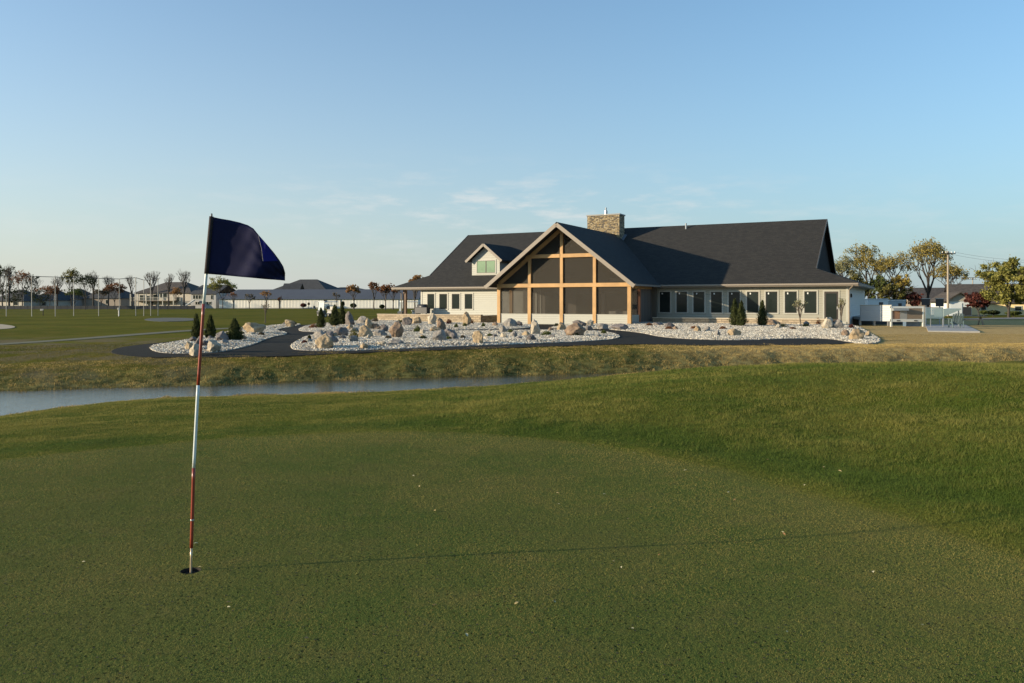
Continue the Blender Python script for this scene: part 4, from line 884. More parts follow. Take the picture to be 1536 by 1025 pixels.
SH=[(531,513.5,14,15,'olive','yellow green spiky shrub before the brown pile'),(626,501.5,11,10,'green','round bright green shrub left of the little pale stone'),(456,518,8,4,'red','low red shrub at the tip of the middle bed'),
(463,512.5,6,6,'dark','tiny dark shrub behind the low red one at the tip'),(470,494.5,13,6,'rust','low rust shrub left of the leftmost cart conifer'),(634,512.5,11,4,'dark','flat dark shrub left of the craggy boulder foot'),
(672.6,513.5,9,4,'green','flat green shrub right of the craggy boulder foot'),(673.5,488.5,9,7,'red','dark red shrub before the patio wall'),(684,494,6,5,'green','small green tuft right of the dark red patio shrub'),
(765.5,502.5,9,4,'green','flat green shrub below the grey block'),(820,506.5,17,6,'green','spreading green shrub right of the tall waisted stone'),(735,508.5,9,4,'green','small green shrub right of the squarish tan boulder'),
(864,507.5,9,4,'dark','dark tuft at the foot of the largest brown grey boulder'),(905.7,503.5,8,5,'green','green tuft near the right tip of the middle bed'),(694,511.5,8,4,'brown','brown tuft left of the squarish tan boulder'),
(725,493,6,5,'green','green tuft between patio wall end and porch'),(697,492.5,6,5,'green','green tuft below the leaning finger of rock'),(974,491.5,10,4,'rust','rust tuft below the dark entry recess'),
(1004,497,11,4,'rust','rusty tuft below the dark pointed rock'),(1042,496.5,13,4,'rust','spreading rusty shrub left of the small grey rock'),(1173,494,18,6,'dark','flat dark shrub below the domed orange brown boulder'),
(1209.5,493,11,4,'dark','flat dark shrub below the young leafy tree'),(1228,489.5,8,9,'rust','upright rusty shrub left of the pale boulder by the door'),(1278,494.5,8,5,'red','small red shrub between the door and bed tip'),
(563,485,9,6,'brown','brown tuft behind the rock pile'),(600,487,10,5,'olive','olive tuft left of the dark round boulder'),(440,489,9,5,'dark','dark tuft right of the far tan boulder'),(707,488,8,6,'rust','rusty tuft right of the leaning finger of rock'),
(1085,497,10,4,'rust','little rusty tuft left of the paired right conifers'),(360,505,10,4,'olive','low olive tuft beneath the domed tan boulder'),(391,506,9,4,'brown','brown tuft on the right edge of the left bed'),
(582,512,9,4,'brown','brown tuft left of the rubble mound'),(835,491,8,4,'dark','dark tuft beside the porch steps path'),(1190,497,9,3,'rust','faint rusty tuft right of the flat dark shrub')]
for i,(px,py,w,h,kd,lb) in enumerate(SH):
    p=gp(px,py); x,y=p.x,p.y; s=y/F; w*=s; h*=s; r=np.random.default_rng(i+50); root=thing('garden_shrub',lb,'shrub',(x,y+.1,float(H(x,y))+bed_h(x,y)),0,'small shrubs in the gravel beds')
    n=700; d=r.normal(size=(n,3)); d/=np.linalg.norm(d,axis=1)[:,None]; d[:,2]=abs(d[:,2]); q=r.uniform(.3,1,n)[:,None]**.5; P=d*q*np.array([w/2,w/2,h])*(1+.25*np.sin(d[:,:1]*9+d[:,1:2]*7))
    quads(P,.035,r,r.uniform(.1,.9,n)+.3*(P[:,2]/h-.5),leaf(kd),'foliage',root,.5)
    b=MB()
    for k in range(6):
        a=r.uniform(0,6.28); b.tube([(0,0,-.05),(math.cos(a)*w*.3,math.sin(a)*w*.3,h*.7)],[.012,.005],4)
    b.build('stems',BARKD,root)
# young trees before the right wing
tree('young_tree','thin young leafy tree before the last two windows',1200,55,446,18,'pale',260,.05,trunk=.35,levels=3,seed=3)
tree('young_tree','thin young tree before the right end door',1262,54,446,12,'pale',160,.045,trunk=.4,levels=3,seed=9)
tree('young_tree','thin bare sapling beside the left bed, behind the domed boulder',398,70,452,12,'brown',60,.05,trunk=.4,levels=3,seed=19)
# far left trees
LT=[(4,215,392,44,'dark',2600,'big dark leafy tree at the left frame edge'),(33,200,404,26,'rust',900,'thin reddish brown tree behind the second fence post'),(48,215,411,24,'dark',900,'dark open tree right of the reddish brown one'),
(75,205,428,28,'rust',1300,'low round rust coloured tree right of the tee marker'),(107,215,401,22,'olive',1500,'tall narrow green tree behind the range fence'),(112,200,432,26,'green',1500,'rounded green bush tree under the tall narrow one'),
(128,190,411,32,'dark',1300,'dark spreading tree behind the fourth fence bay'),(172,205,424,30,'rust',1900,'rounded russet tree left of the big left house'),(152,212,432,24,'brown',900,'dull brown tree left of the rounded russet one'),(264,205,430,17,'orange',700,'small orange tree before the gap between houses'),
(334,205,414,38,'ygreen',2300,'yellow green tree left of the long white shed'),(60,222,430,34,'dark',1200,'dark low tree mass between rust trees'),(20,222,432,34,'dark',1500,'dark low tree mass beside the frame edge')]
for px,Y_,t_,w_,kd,nl,lb in LT: tree('tree',lb,px,Y_,t_,w_,kd,int(nl*.8),.17,full=.2 if kd in('dark','green') and Y_>214 else 0,levels=5,spread=.7,rk=.65,trunk=.28,bark=BARKD,group='trees beyond the driving range')
for px,Y_,t_,w_,lb in ((86,212,411,18,'bare twiggy tree behind the third fence post'),(140,212,403,18,'tall bare tree left of the fifth fence post'),(163,218,411,16,'bare tree rising above the russet tree'),(198,195,410,20,'bare tree rising before the big left house'),(228,235,404,22,'bare forked tree above the big left house roof'),(253,230,408,14,'small bare tree above the right roof slope'),(276,195,401,20,'tallest slim bare tree between the two left houses'),(14,205,396,24,'bare twiggy tree beside the dark edge tree')):
    tree('bare_tree',lb,px,Y_,t_,w_,'brown',0,trunk=.42,bark=BARKD,group='bare trees on the left',spread=.5,levels=5)
# small trees and round shrubs before the shed
for px,Y_,t_,w_,kd,nl,lb in ((350,215,438,14,'rust',90,'thin leafless tree at the left end of the shed'),(374,215,440,16,'brown',120,'thin low tree second before the shed'),(400,215,436,16,'orange',260,'thin orange topped tree third before the shed'),(531,190,426,20,'orange',800,'orange tree before the middle of the shed roof'),
 (561,185,422,18,'rust',500,'airy rust tree right of the orange shed tree'),(578,175,425,24,'rust',800,'wider rust tree left of the porch corner'),(590,185,428,18,'rust',500,'rust tree partly behind the porch corner'),(622,130,412,24,'orange',900,'orange tree showing above the left eave'),(505,210,438,12,'brown',80,'thin bare sapling behind the golf cart'),(420,216,444,8,'rust',60,'tiny sapling right of the orange topped one')):
    tree('tree',lb,px,Y_,t_,w_,kd,nl,.2,trunk=.34,bark=BARKD,group='trees before the shed')
def ball(px,py,w,h,kd,lb,Yd,size=.12,n=900,stem=True):
    x=(px-CX)/F*Yd; s=Yd/F; bz=float(H(x,Yd)); root=thing('round_shrub',lb,'shrub',(x,Yd,bz),0,'clipped round shrubs'); r=np.random.default_rng(int(px)); cz_=CAMZ-(py-HY)*s-bz
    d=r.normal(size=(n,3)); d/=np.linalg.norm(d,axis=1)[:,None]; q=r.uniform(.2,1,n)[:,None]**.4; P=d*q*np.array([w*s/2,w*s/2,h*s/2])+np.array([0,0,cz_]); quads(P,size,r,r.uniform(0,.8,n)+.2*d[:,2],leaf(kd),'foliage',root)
    b=MB(); b.tube([(0,0,0),(0,0,cz_)],[.06,.05],6); b.build('stem',BARKD,root)
ball(455,458,9,6,'red','dark round shrub before the white shed left of the cart',205); ball(530,458.5,10,7,'dark','dark round shrub before the shed right of the cart',195); ball(573,460,8,6,'dark','dark round shrub before the shed near the porch corner',180)
ball(514,456,6,8,'dark','dark upright shrub before the shed behind the slim conifer',205); ball(463,456,3.5,4,'brown','tiny round shrub right of the dark round one',205,.08,400)
# right trees
RT=[(1262,126,378,54,'pale',2600,.15,'pale leafed tree partly hidden behind the roof end'),(1303,134,361,56,'bronze',3000,.15,'spreading bronze tree above the white trailer'),(1342,131,375,52,'bronze',2400,.15,'open crowned bronze tree right of the spreading one'),
(1392,128,355,60,'bronze',3600,.14,'tallest bronze tree left of the utility pole'),(1424,125,391,46,'bronze',2200,.14,'leaning bronze tree behind the utility pole')]
for i,(px,Y_,t_,w_,kd,nl,ls,lb) in enumerate(RT): tree('tree',lb,px,Y_,t_,w_,kd,int(nl*1.15),ls*.85,trunk=.24,bark=BARKD,group='large trees on the right',spread=.95,levels=5,seed=21+i*5)
for px,Y_,t_,w_,kd,nl,lb in ((1283,124,408,40,'olive',2600,'olive bushy tree just right of the roof end'),(1318,123,409,44,'green',3000,'dense green bushy tree above the white trailer'),(1350,123,407,42,'yellow',3000,'bright yellow bushy tree left of the tall bronze tree'),(1335,121,425,40,'olive',2400,'low olive bush tree above the grey trailer'),
   (1372,121,437,24,'red',1500,'dark red bush tree above the deck screens'),(1467,98,436,40,'red',2600,'round dark red tree before the brown house'),(1446,128,424,20,'orange',600,'small orange tree before the brown roof')):
    tree('tree',lb,px,Y_,t_,w_,kd,nl,.15,full=.1 if kd!='red' else .3,trunk=.12 if kd not in('red',) else .25,bark=BARKD,group='smaller trees on the right',levels=4,spread=.9)
tree('tree','large dense green tree at the right frame edge',1513,95,383,84,'ygreen',11000,.15,full=.16,trunk=.14,bark=BARKD,levels=5,spread=.8,seed=5)
tree('tree','yellow green tree cut by the right frame edge',1556,92,395,60,'ygreen',7000,.15,full=.16,trunk=.2,bark=BARKD,levels=5,seed=15)
ball(1490,469,18,6,'dark','low dark bush before the yellow house wall',98,.1,900); ball(1520,470,22,6,'green','low green bush under the large green tree',96,.1,900); ball(1476,468.5,12,5,'green','small green bush beneath the round red tree',97,.1,700)

# ------------------------------------------------------------------ distant houses
def gableroof(b,x0,x1,y0,y1,z,h,o=.4,t=.15):
    ym=(y0+y1)/2; b.slab([(x0-o,y0-o,z-o*h/(ym-y0)),(x1+o,y0-o,z-o*h/(ym-y0)),(x1+o,ym,z+h),(x0-o,ym,z+h)],t); b.slab([(x1+o,y1+o,z-o*h/(ym-y0)),(x0-o,y1+o,z-o*h/(ym-y0)),(x0-o,ym,z+h),(x1+o,ym,z+h)],t)
def hiproof(b,x0,x1,y0,y1,z,h,o=.5):
    ym=(y0+y1)/2; d=min((y1-y0)/2,(x1-x0)/2.05); x0-=o;x1+=o;y0-=o;y1+=o; a=(x0+d,ym,z+h); c=(x1-d,ym,z+h)
    b.add([(x0,y0,z),(x1,y0,z),(x1,y1,z),(x0,y1,z),a,c],[(0,1,5,4),(1,2,5),(2,3,4,5),(3,0,4),(3,2,1,0)])
def hm(name,c,**k): return simple(name,c,.7,.1,1.5,**k)
HR=shingle('brown_shingles',(.05,.042,.036),0); HRD=shingle('slate_shingles',(.03,.032,.035),0)
def house(label,pxl,pxr,Yd,eave_y,top_y,wall,roofm,depth=11,hip=True,wins=(),base=None,name='house',rz=-.22,chim=False):
    s=Yd/F; x0=(pxl-CX)*s; x1=(pxr-CX)*s; xc=(x0+x1)/2; bz=float(H(xc,Yd)) if base is None else base; root=thing(name,label,'house' if name=='house' else 'building',(xc,Yd,bz),rz)
    hw=(x1-x0)/2; ez=CAMZ-(eave_y-HY)*s-bz; tz=CAMZ-(top_y-HY)*s-bz
    b=MB(); b.box(-hw,hw,0,depth,-.3,ez); b.build('wall',wall,root)
    b=MB(); (hiproof if hip else gableroof)(b,-hw,hw,0,depth,ez,tz-ez); rf=b.build('roof',roofm,root)
    if chim: b=MB(); b.box(-.5,.5,depth*.5,depth*.5+1,tz-1,tz+.9); b.build('chimney',hm('chimney_brick',(.25,.17,.13)),rf)
    for (a,c,t,u) in wins:
        xa=(a-CX)*s-xc; xb=(c-CX)*s-xc; z1=CAMZ-(t-HY)*s-bz; z0=CAMZ-(u-HY)*s-bz
        b=MB(); b.box(xa-.1,xb+.1,-.08,-.003,z0-.1,z1+.1); w=b.build('window',CREAM,root); b=MB(); b.box(xa,xb,-.10,-.083,z0,z1); b.build('pane',GLASS,w)
    return root,s,xc,bz
GW=hm('beige_wall',(.42,.38,.31)); GW2=hm('grey_wall',(.30,.30,.29)); GW3=hm('brown_wall',(.22,.18,.14)); YW=siding('yellow_wall',(.72,.56,.28)); BW=hm('pale_blue_wall',(.42,.47,.48))
house('low dark roofed house at the left frame edge behind trees',-20,40,240,452,434,GW,HRD,wins=((22,30,453,458),))
house('dark roofed house between the second and third fence posts',36,88,245,451,434,GW,HRD,wins=((64,70,453,458),(40,45,453,458)))
house('dark gabled house behind the third fence post',80,118,250,449,432.5,GW2,HRD)
house('dark low house behind the middle fence posts',118,185,250,448,432,GW3,HRD,wins=((160,164,450,456),))
r_,s_h,xc_,bz_=house('largest left house with brown hip roof and white balcony',196,292,235,440,422.5,GW,HR,13,wins=((205,212,443,452),(228,236,442,452),(240,251,441,447),(216,221,444,452),(268,272,446,452)))
b=MB(); y_=-2.2
for q in (197,210,224,252,270): xq=(q-CX)*s_h-xc_; b.box(xq-.12,xq+.12,y_,y_+.24,0,CAMZ-(441-HY)*s_h-bz_)
b.build('balcony_post',CREAM,r_)
zb_=CAMZ-(451-HY)*s_h-bz_; b=MB(); b.box((197-CX)*s_h-xc_,(270-CX)*s_h-xc_,y_,-.01,zb_-.15,zb_); b.build('balcony_deck',GW3,r_)
b=MB(); x0=(197-CX)*s_h-xc_; x1=(270-CX)*s_h-xc_
for k in range(int((x1-x0)/.35)): b.box(x0+k*.35,x0+k*.35+.05,y_,y_+.05,zb_,zb_+.9)
b.box(x0,x1,y_,y_+.06,zb_+.9,zb_+.97); b.build('balcony_railing',CREAM,r_)
r_,s_h,xc_,bz_=house('grey house with four tall windows left of the long shed',284,326,228,440,427,GW2,HRD,12,hip=False,wins=((288,291.5,443,448.5),(292.5,296,443,448.5),(297.5,301,443,448.5),(302,305.5,443,448.5),(292,295,453,457),(296,299,453,457),(311,314,453,457),(315,318,453,457),(318,321,443,449)))
b=MB(); xx=(283-CX)*s_h-xc_; b.bar((xx,-3.5,.2),(xx+2.,-1,CAMZ-(450-HY)*s_h-bz_),1.2,.25); b.build('outside_stair',CREAM,r_)
house('dark steep roofed house behind the long shed',404,492,262,436,418.5,BW,HRD,14)
gh,s_h,xc_,bz_=house('dark hip roofed house with blue gable behind the shed',424,448,255,434.5,425,BW,HRD,6,hip=False)
gh.rotation_euler=(0,0,0)
house('low dark roof showing behind the right part of the shed',474,545,268,437,430.5,GW2,HRD,12)
# long shed
r_,s_h,xc_,bz_=house('long low white shed with a grey metal roof','',1,1,0,0,None,None) if False else (None,)*4
Yd=222; s=Yd/F; x0=(329-CX)*s; x1=(632-CX)*s; bz=float(H(x0,Yd)); sh=thing('storage_shed','long low white shed with a slate grey roof','shed',(x0,Yd,bz),-.10); L=x1-x0; ez=CAMZ-(449-HY)*s-bz; tz=CAMZ-(434-HY)*s-bz
b=MB(); b.box(0,L,0,12,-.3,ez); b.build('wall',siding('ribbed_white_metal',(.72,.70,.62),False,.9,.04),sh)
b=MB(); dpt=12; b.add([(-.3,-.4,ez-.02),(L+.3,-.4,ez-.02),(L+.3,dpt+.4,ez-.02),(-.3,dpt+.4,ez-.02),(2.6,dpt/2,tz),(L+.3,dpt/2,tz)],[(0,1,5,4),(1,2,5),(2,3,4,5),(3,0,4),(3,2,1,0)]); b.build('roof',simple('slate_metal_roof',(.075,.08,.09),.6,.08,.3),sh)
for a in (351,422,516,603):
    b=MB(); q=(a-CX)*s-x0; b.box(q-.09,q+.09,-.09,-.003,0,ez-.06); b.build('downpipe',GREYMETAL if a!=422 and a!=516 else DARKTRIM,sh)
b=MB(); q=(490-CX)*s-x0; b.box(q,q+.9,-.06,-.003,1.7,2.35); b.build('window',DARKTRIM,sh)
b=MB(); b.box(0,L,-.05,-.003,-.1,.22); b.build('plinth',CONC,sh)
# low garden fence and hedge line in front of houses
lf=thing('garden_fence','low dark garden fence before the left houses','fence',(-158,192,-.3))
b=MB(); 
for k in range(52): b.box(k*1.6,k*1.6+.08,0,.08,0,1.0)
b.build('fence_posts',DARKMETAL,lf); b=MB(); b.box(0,82,.02,.05,.1,.9); b.build('fence_panel',DARKMETAL,lf)
# right side houses
r_,s_h,xc_,bz_=house('brown roofed yellow house behind the red and green trees',1437,1600,112,452,424.5,YW,HR,12,hip=False,wins=((1478,1484,460,465),(1522,1530,460,466)),rz=-.45)
# garage front with gable
gx=thing('garage','white garage with a low gable and open dark doorway','garage',((1421-CX)*107/F,107,float(H(60,107))),-.15); s=107/F; bz=gx.location.z; Wg=(1455-1421)*s; ez=CAMZ-(450.5-HY)*s-bz; tz=CAMZ-(438-HY)*s-bz
b=MB(); b.box(0,Wg,0,6,-.2,ez); b.build('wall',hm('garage_white',(.62,.65,.64)),gx)
b=MB(); b.slab([(-.5,-.5,ez-.15),(Wg/2,-.5,tz),(Wg/2,6,tz),(-.5,6,ez-.15)],.15); b.slab([(Wg/2,-.5,tz),(Wg+.5,-.5,ez-.15),(Wg+.5,6,ez-.15),(Wg/2,6,tz)],.15); b.build('roof',HR,gx)
b=MB(); b.prism([(.1,-.1,ez-.1),(Wg-.1,-.1,ez-.1),(Wg/2,-.1,tz-.2)],(0,.1,0)); b.build('gable',GW,gx)
b=MB(); b.box(.3,Wg*.60,-.06,-.003,0,ez-.4); b.build('garage_door',hm('garage_door_white',(.66,.70,.70)),gx)
b=MB(); b.box(Wg*.64,Wg*.98,-.05,-.003,0,ez-.9); b.build('open_doorway',DARKMETAL,gx)
house('brown roofed house behind the tall bronze tree',1372,1440,142,449,431,GW3,HR,11,hip=False)
# utility poles and wires
def pole(label,px,Yd,top,base_z=None,h_arm=True):
    s=Yd/F; x=(px-CX)*s; bz=float(H(x,Yd)); t=thing('utility_pole',label,'utility pole',(x,Yd,bz)); h=CAMZ-(top-HY)*s-bz
    b=MB(); b.tube([(0,0,-.3),(0,0,h)],[.16,.11],10); b.build('pole',wood('grey_pole_wood'+str(px),(.30,.25,.19)),t)
    b=MB(); b.box(-.9,.9,-.2,-.11,h-.35,h-.22); b.build('crossarm',BARKD,t)
    b=MB()
    for q in (-.8,.8,-.35,.35): b.tube([(q,-.15,h-.22),(q,-.15,h-.05)],.04,6)
    b.build('insulator',GREYMETAL,t)
    return Vector((x,Yd,bz+h))
p1=pole('tall wooden utility pole with one crossarm on the right',1422,104,377)
p2=pole('distant small utility pole above the brown roof',1459,190,417)
def wire(label,a,c,sag,r=.02):
    b=MB(); b.tube([a.lerp(c,t)-Vector((0,0,sag*4*t*(1-t))) for t in np.linspace(0,1,17)],r,5); o=b.build('overhead_wire',DARKMETAL); tag(o,label,'wire','overhead wires on the right')
e1=Vector(((1640-CX)*100/F,100,CAMZ-(384-HY)*100/F))
wire('highest overhead wire from the crossarm to the right edge',p1+Vector((.8,0,-.1)),e1,.8,.012); wire('second overhead wire from the crossarm left end',p1+Vector((-.8,0,-.1)),e1+Vector((0,2,-.2)),.9,.012)
wire('thick lower wire rising to the right edge',p1+Vector((0,0,-3.5)),Vector(((1640-CX)*100/F,100,CAMZ-(394-HY)*100/F)),.5,.035)
wire('lowest thin wire toward the distant pole',p1+Vector((0,0,-3.0)),p2,.6,.02)

# ------------------------------------------------------------------ driving range fence (tall posts with a top cable)
nf=thing('range_fence','tall range fence of slim white posts joined by a cable','fence',(-60,100,-.3))
pts=[]
for i,(px,pt,pb) in enumerate(((9.5,413.5,474.5),(47.7,414.5,473.5),(82.9,415.5,471.8),(110.6,416.5,471.2),(148,417.5,471.2),(179,418.5,471),(203.6,416.5,471),(215.7,420,471),(226,420,471),(237,418,471))):
    Yd=102+(pb<471.5)*3; s=Yd/F; x=(px-CX)*s; bz=float(H(x,Yd)); top=CAMZ-(pt-HY)*s
    b=MB(); b.tube([(x+60,Yd-100,bz+.3-.3),(x+60,Yd-100,top+.3)],  .042 if i!=6 else .055,8); b.build('post',simple('post_white',(.30,.29,.25),.5) if i==0 else bpy.data.materials['post_white'],nf); pts.append(Vector((x+60,Yd-100,top+.28)))
b=MB(); b.tube([pts[0]+Vector((-9,0,.1))]+pts,.04,5); b.build('top_cable',DARKMETAL,nf)
def netmat():
    k=N('range_net'); k.set(Roughness=.8); k.color(k.mix(k.noise(2),(.05,.05,.05),(.08,.08,.08))); t=k.n.new('ShaderNodeBsdfTransparent'); mx=k.n.new('ShaderNodeMixShader'); mx.inputs[0].default_value=.94
    k.lk(k.b.outputs[0],mx.inputs[1]);k.lk(t.outputs[0],mx.inputs[2]);k.lk(mx.outputs[0],k.out.inputs[0]); return k.m
b=MB(); pp=[pts[0]+Vector((-9,0,.1))]+pts
for a,c in zip(pp,pp[1:]): b.add([(a.x,a.y+.1,.1),(c.x,c.y+.1,.1),(c.x,c.y+.1,c.z),(a.x,a.y+.1,a.z)],[(0,1,2,3)])
b.build('net',netmat(),nf)
def post_sign(px,py,pb,Yd,label):
    s=Yd/F; x=(px-CX)*s; bz=float(H(x,Yd)); t=thing('tee_marker',label,'marker',(x,Yd,bz)); z=CAMZ-(py-HY)*s-bz
    b=MB(); b.tube([(.15,0,0),(.15,0,z)],.05,8); b.build('post',BARKD,t); b=MB(); b.box(-.25,.2,-.04,.04,z-.12,z+.12); b.build('plate',CREAM,t,bevel=.02)
post_sign(63,465,471,108,'small white marker on a dark post on the fairway')
s=110/F
fb=thing('ball_washer','small white box on the lower part of a fence post','box',((178-CX)*103/F,103,float(H(-50,103)))); b=MB(); b.tube([(0,0,0),(0,0,.8)],.05,8); b.build('stand',GREYMETAL,fb); b=MB(); b.box(-.14,.14,-.1,.1,.8,1.1); b.build('body',CREAM,fb,bevel=.03)

# ------------------------------------------------------------------ golf carts
def cart(label,px,Yd,rz,scale=1.):
    s=Yd/F; x=(px-CX)*s; bz=float(H(x,Yd)); t=thing('golf_cart',label,'golf cart',(x,Yd,bz),rz)
    BOD=simple('cart_body_dark',(.05,.055,.06),.35,.05) if 'cart_body_dark' not in bpy.data.materials else bpy.data.materials['cart_body_dark']
    b=MB(); b.prism([(-1.15,-.55,.35),(-1.2,-.55,.75),(-.7,-.55,.85),(-.6,-.55,.45),(.4,-.55,.45),(.5,-.55,.8),(1.15,-.55,.8),(1.15,-.55,.35)],(0,1.1,0)); b.build('body',BOD,t,bevel=.03)
    b=MB(); b.box(.35,.95,-.5,.5,.8,.92); b.box(.85,1.0,-.5,.5,.92,1.3); b.build('seat',simple('cart_seat',(.4,.38,.33)),t,bevel=.03)
    b=MB(); b.box(-.95,1.15,-.6,.6,1.82,1.9); b.build('roof',simple('cart_roof_white',(.72,.74,.72),.4),t,bevel=.04)
    for a,c in ((-.9,-.52),(-.9,.52),(1.05,-.52),(1.05,.52)):
        b=MB(); b.tube([(a-(.1 if a<0 else 0),c,.75),(a,c,1.82)],.025,6); b.build('roof_post',DARKMETAL,t)
    b=MB(); b.prism([(-1.0,-.5,.85),(-.9,-.5,1.8),(-.88,-.5,1.8),(-.98,-.5,.85)],(0,1.,0)); b.build('windscreen',simple('screen_glass_pale',(.20,.24,.25),.15),t)
    for a in (-.8,.8):
        for c in (-.5,.5):
            b=MB(); b.tube([(a,c-.09,.24),(a,c+.09,.24)],.24,18); w=b.build('wheel',DARKMETAL,t); b=MB(); q=-.1 if c<0 else .1; b.tube([(a,c+q-.005,.24),(a,c+q+.005,.24)],.12,12); b.build('rim',GREYMETAL,w)
    b=MB(); b.box(1.15,1.4,-.4,.4,.5,.62); b.build('bag_rack',DARKMETAL,t)
    return t
cart('golf cart with white roof standing behind the three conifers',491,96,.95)
cart('golf cart under the open left end of the clubhouse roof',614,88,.4)
cart('distant golf cart before the white shed left of its small window',477,200,0.2)
cart('distant dark golf cart before the shed left of the cart row',487,196,0.3)

# ------------------------------------------------------------------ right side terrace and things on it
pad=thing('concrete_pad','pale concrete slab right of the clubhouse','slab',tuple(gp(1430,495))); 
A=[gp(1388,488),gp(1448,488),gp(1470,499.5),gp(1392,498)]; L=pad.location
b=MB(); b.slab([(p.x-L.x,p.y-L.y,.06) for p in reversed(A)],.3); b.build('slab',CONC,pad)
def at(px,py,Yd): s=Yd/F; return Vector(((px-CX)*s,Yd,CAMZ-(py-HY)*s))
dk=thing('deck','raised white sided deck extending from the clubhouse end','deck',tuple(cw(.1,2.,0)),-TH)
# deck side panels: face camera direction, built in camera-parallel plane beside the end wall
c0=cw(.1,2.,0); a0=at(1291,459,62); a1=at(1336,459,60.5); bb0=at(1336,482,60.5)
dk.rotation_euler=(0,0,0); dk.location=(a0.x,a0.y,0)
def rel(p): return (p.x-a0.x,p.y-a0.y,p.z)
b=MB(); d_=(a1-a0); z1=at(0,459,61).z; z0=at(0,482,61).z
b.prism([(0,0,z0),(d_.x,d_.y,z0),(d_.x,d_.y,z1),(0,0,z1)],(0,.12,0)); b.build('side_panel',WHITE2,dk)
b=MB(); b.prism([(0,-.04,z1+.002),(d_.x+.05,d_.y-.04,z1+.002),(d_.x+.05,d_.y-.04,z1+.07),(0,-.04,z1+.07)],(0,.2,0)); b.build('cap_rail',CREAM,dk)
b=MB(); b.slab([(0,.13,z0+.3),(d_.x,d_.y+.13,z0+.3),(d_.x+1.5,d_.y+9,z0+.3),(1.5,9,z0+.3)],.2); b.build('floor',CONC,dk)
for q in (.02,.5,.97):
    b=MB(); p=d_*q; b.box(p.x-.07,p.x+.07,p.y+.14,p.y+.28,-.35,z0+.1); b.build('leg',GREYMETAL,dk)
b=MB(); b.box(.3,5.5,2.5,2.7,-.4,z0+.1); b.build('underdeck_shade',DARKMETAL,dk)  # dark box standing in for the shade beneath the raised deck
# framed brown screens
sf=thing('framed_screen','white steel frame with brown mesh panels beside the deck','screen frame',(0,0,0)); Ys=59.; o0=at(1336,0,Ys); sf.location=(o0.x,Ys,-.3)
def rl(px,py): q=at(px,py,Ys); return q.x-o0.x, q.z+.3
xa,zt_=rl(1336,460.5); xb,_=rl(1386,0); _,zb2=rl(0,479); _,zb3=rl(0,483); _,zg=rl(0,497)
FR=simple('frame_white',(.60,.60,.54),.5,.06)
b=MB(); b.box(xa,xb,0,.1,zt_-.1,zt_+.04); b.build('top_rail',FR,sf); b=MB(); b.box(xa,xb,0,.1,zb3,zb2); b.build('bottom_rail',FR,sf)
for q in (xa,xb-.1): b=MB(); b.box(q,q+.11,-.01,.11,-.05,zt_+.04); b.build('leg',FR,sf)
BR=siding('brown_mesh',(.20,.15,.10),False,.06,.01)
x1_,_=rl(1350,0); x2_,_=rl(1361,0)
for q0,q1,mm in ((xa+.12,x1_,wood('rusty_panel',(.30,.17,.10))),(x1_+.02,x2_,simple('grey_panel',(.28,.28,.26))),(x2_+.02,xb-.12,BR)):
    b=MB(); b.box(q0,q1,.03,.07,zb2+.01,zt_-.11); b.build('panel',mm,sf)
b=MB(); b.box(xa+.11,x2_,-.25,.02,zt_-.28,zt_-.12); b.build('shelf',GREYMETAL,sf)
for q in (1345,1371): 
    qx,_=rl(q,0); b=MB(); b.box(qx,qx+.25,-.02,-.003,zb3+.05,zb3+.12); b.build('handle_slot',DARKMETAL,sf)
st2=thing('storage_crate','blue grey crate stored beneath the framed screen','crate',tuple(at(1367,0,59.6).xy)+(-.28,)); b=MB(); b.box(-.5,.5,-.3,.3,0,.5); b.build('box',simple('blue_grey_plastic',(.10,.15,.21),.4),st2,bevel=.03); b=MB(); b.box(-.53,.53,-.33,.33,.502,.56); b.build('lid',simple('blue_grey_lid',(.16,.2,.26),.4),st2,bevel=.01)
# glass railing
gr=thing('glass_railing','pale glass railing panel with thin posts right of the screens','railing',(0,0,0)); Yg=57.; o1=at(1388,0,Yg); gr.location=(o1.x,Yg,-.2)
k=N('pale_glass'); k.set(Roughness=.1); k.color(k.mix(k.noise(2),(.22,.33,.35),(.34,.44,.45))); t=k.n.new('ShaderNodeBsdfTransparent'); mx=k.n.new('ShaderNodeMixShader'); mx.inputs[0].default_value=.35; k.lk(k.b.outputs[0],mx.inputs[1]);k.lk(t.outputs[0],mx.inputs[2]);k.lk(mx.outputs[0],k.out.inputs[0]); PG=k.m
s=Yg/F
for a,c in ((1389,1396),(1397,1414)):
    b=MB(); b.box((a-1388)*s,(c-1388)*s,0,.02,CAMZ-(478-HY)*s+.2,CAMZ-(462-HY)*s+.2); b.build('glass_panel',PG,gr)
for a in (1388.5,1396.5,1414.5): b=MB(); b.box((a-1388)*s-.02,(a-1388)*s+.02,.03,.07,-.1,CAMZ-(461-HY)*s+.2); b.build('post',GREYMETAL,gr)
b=MB(); b.box(0,(1415-1388)*s,-.01,.05,CAMZ-(462-HY)*s+.203,CAMZ-(461-HY)*s+.203); b.build('rail',GREYMETAL,gr)
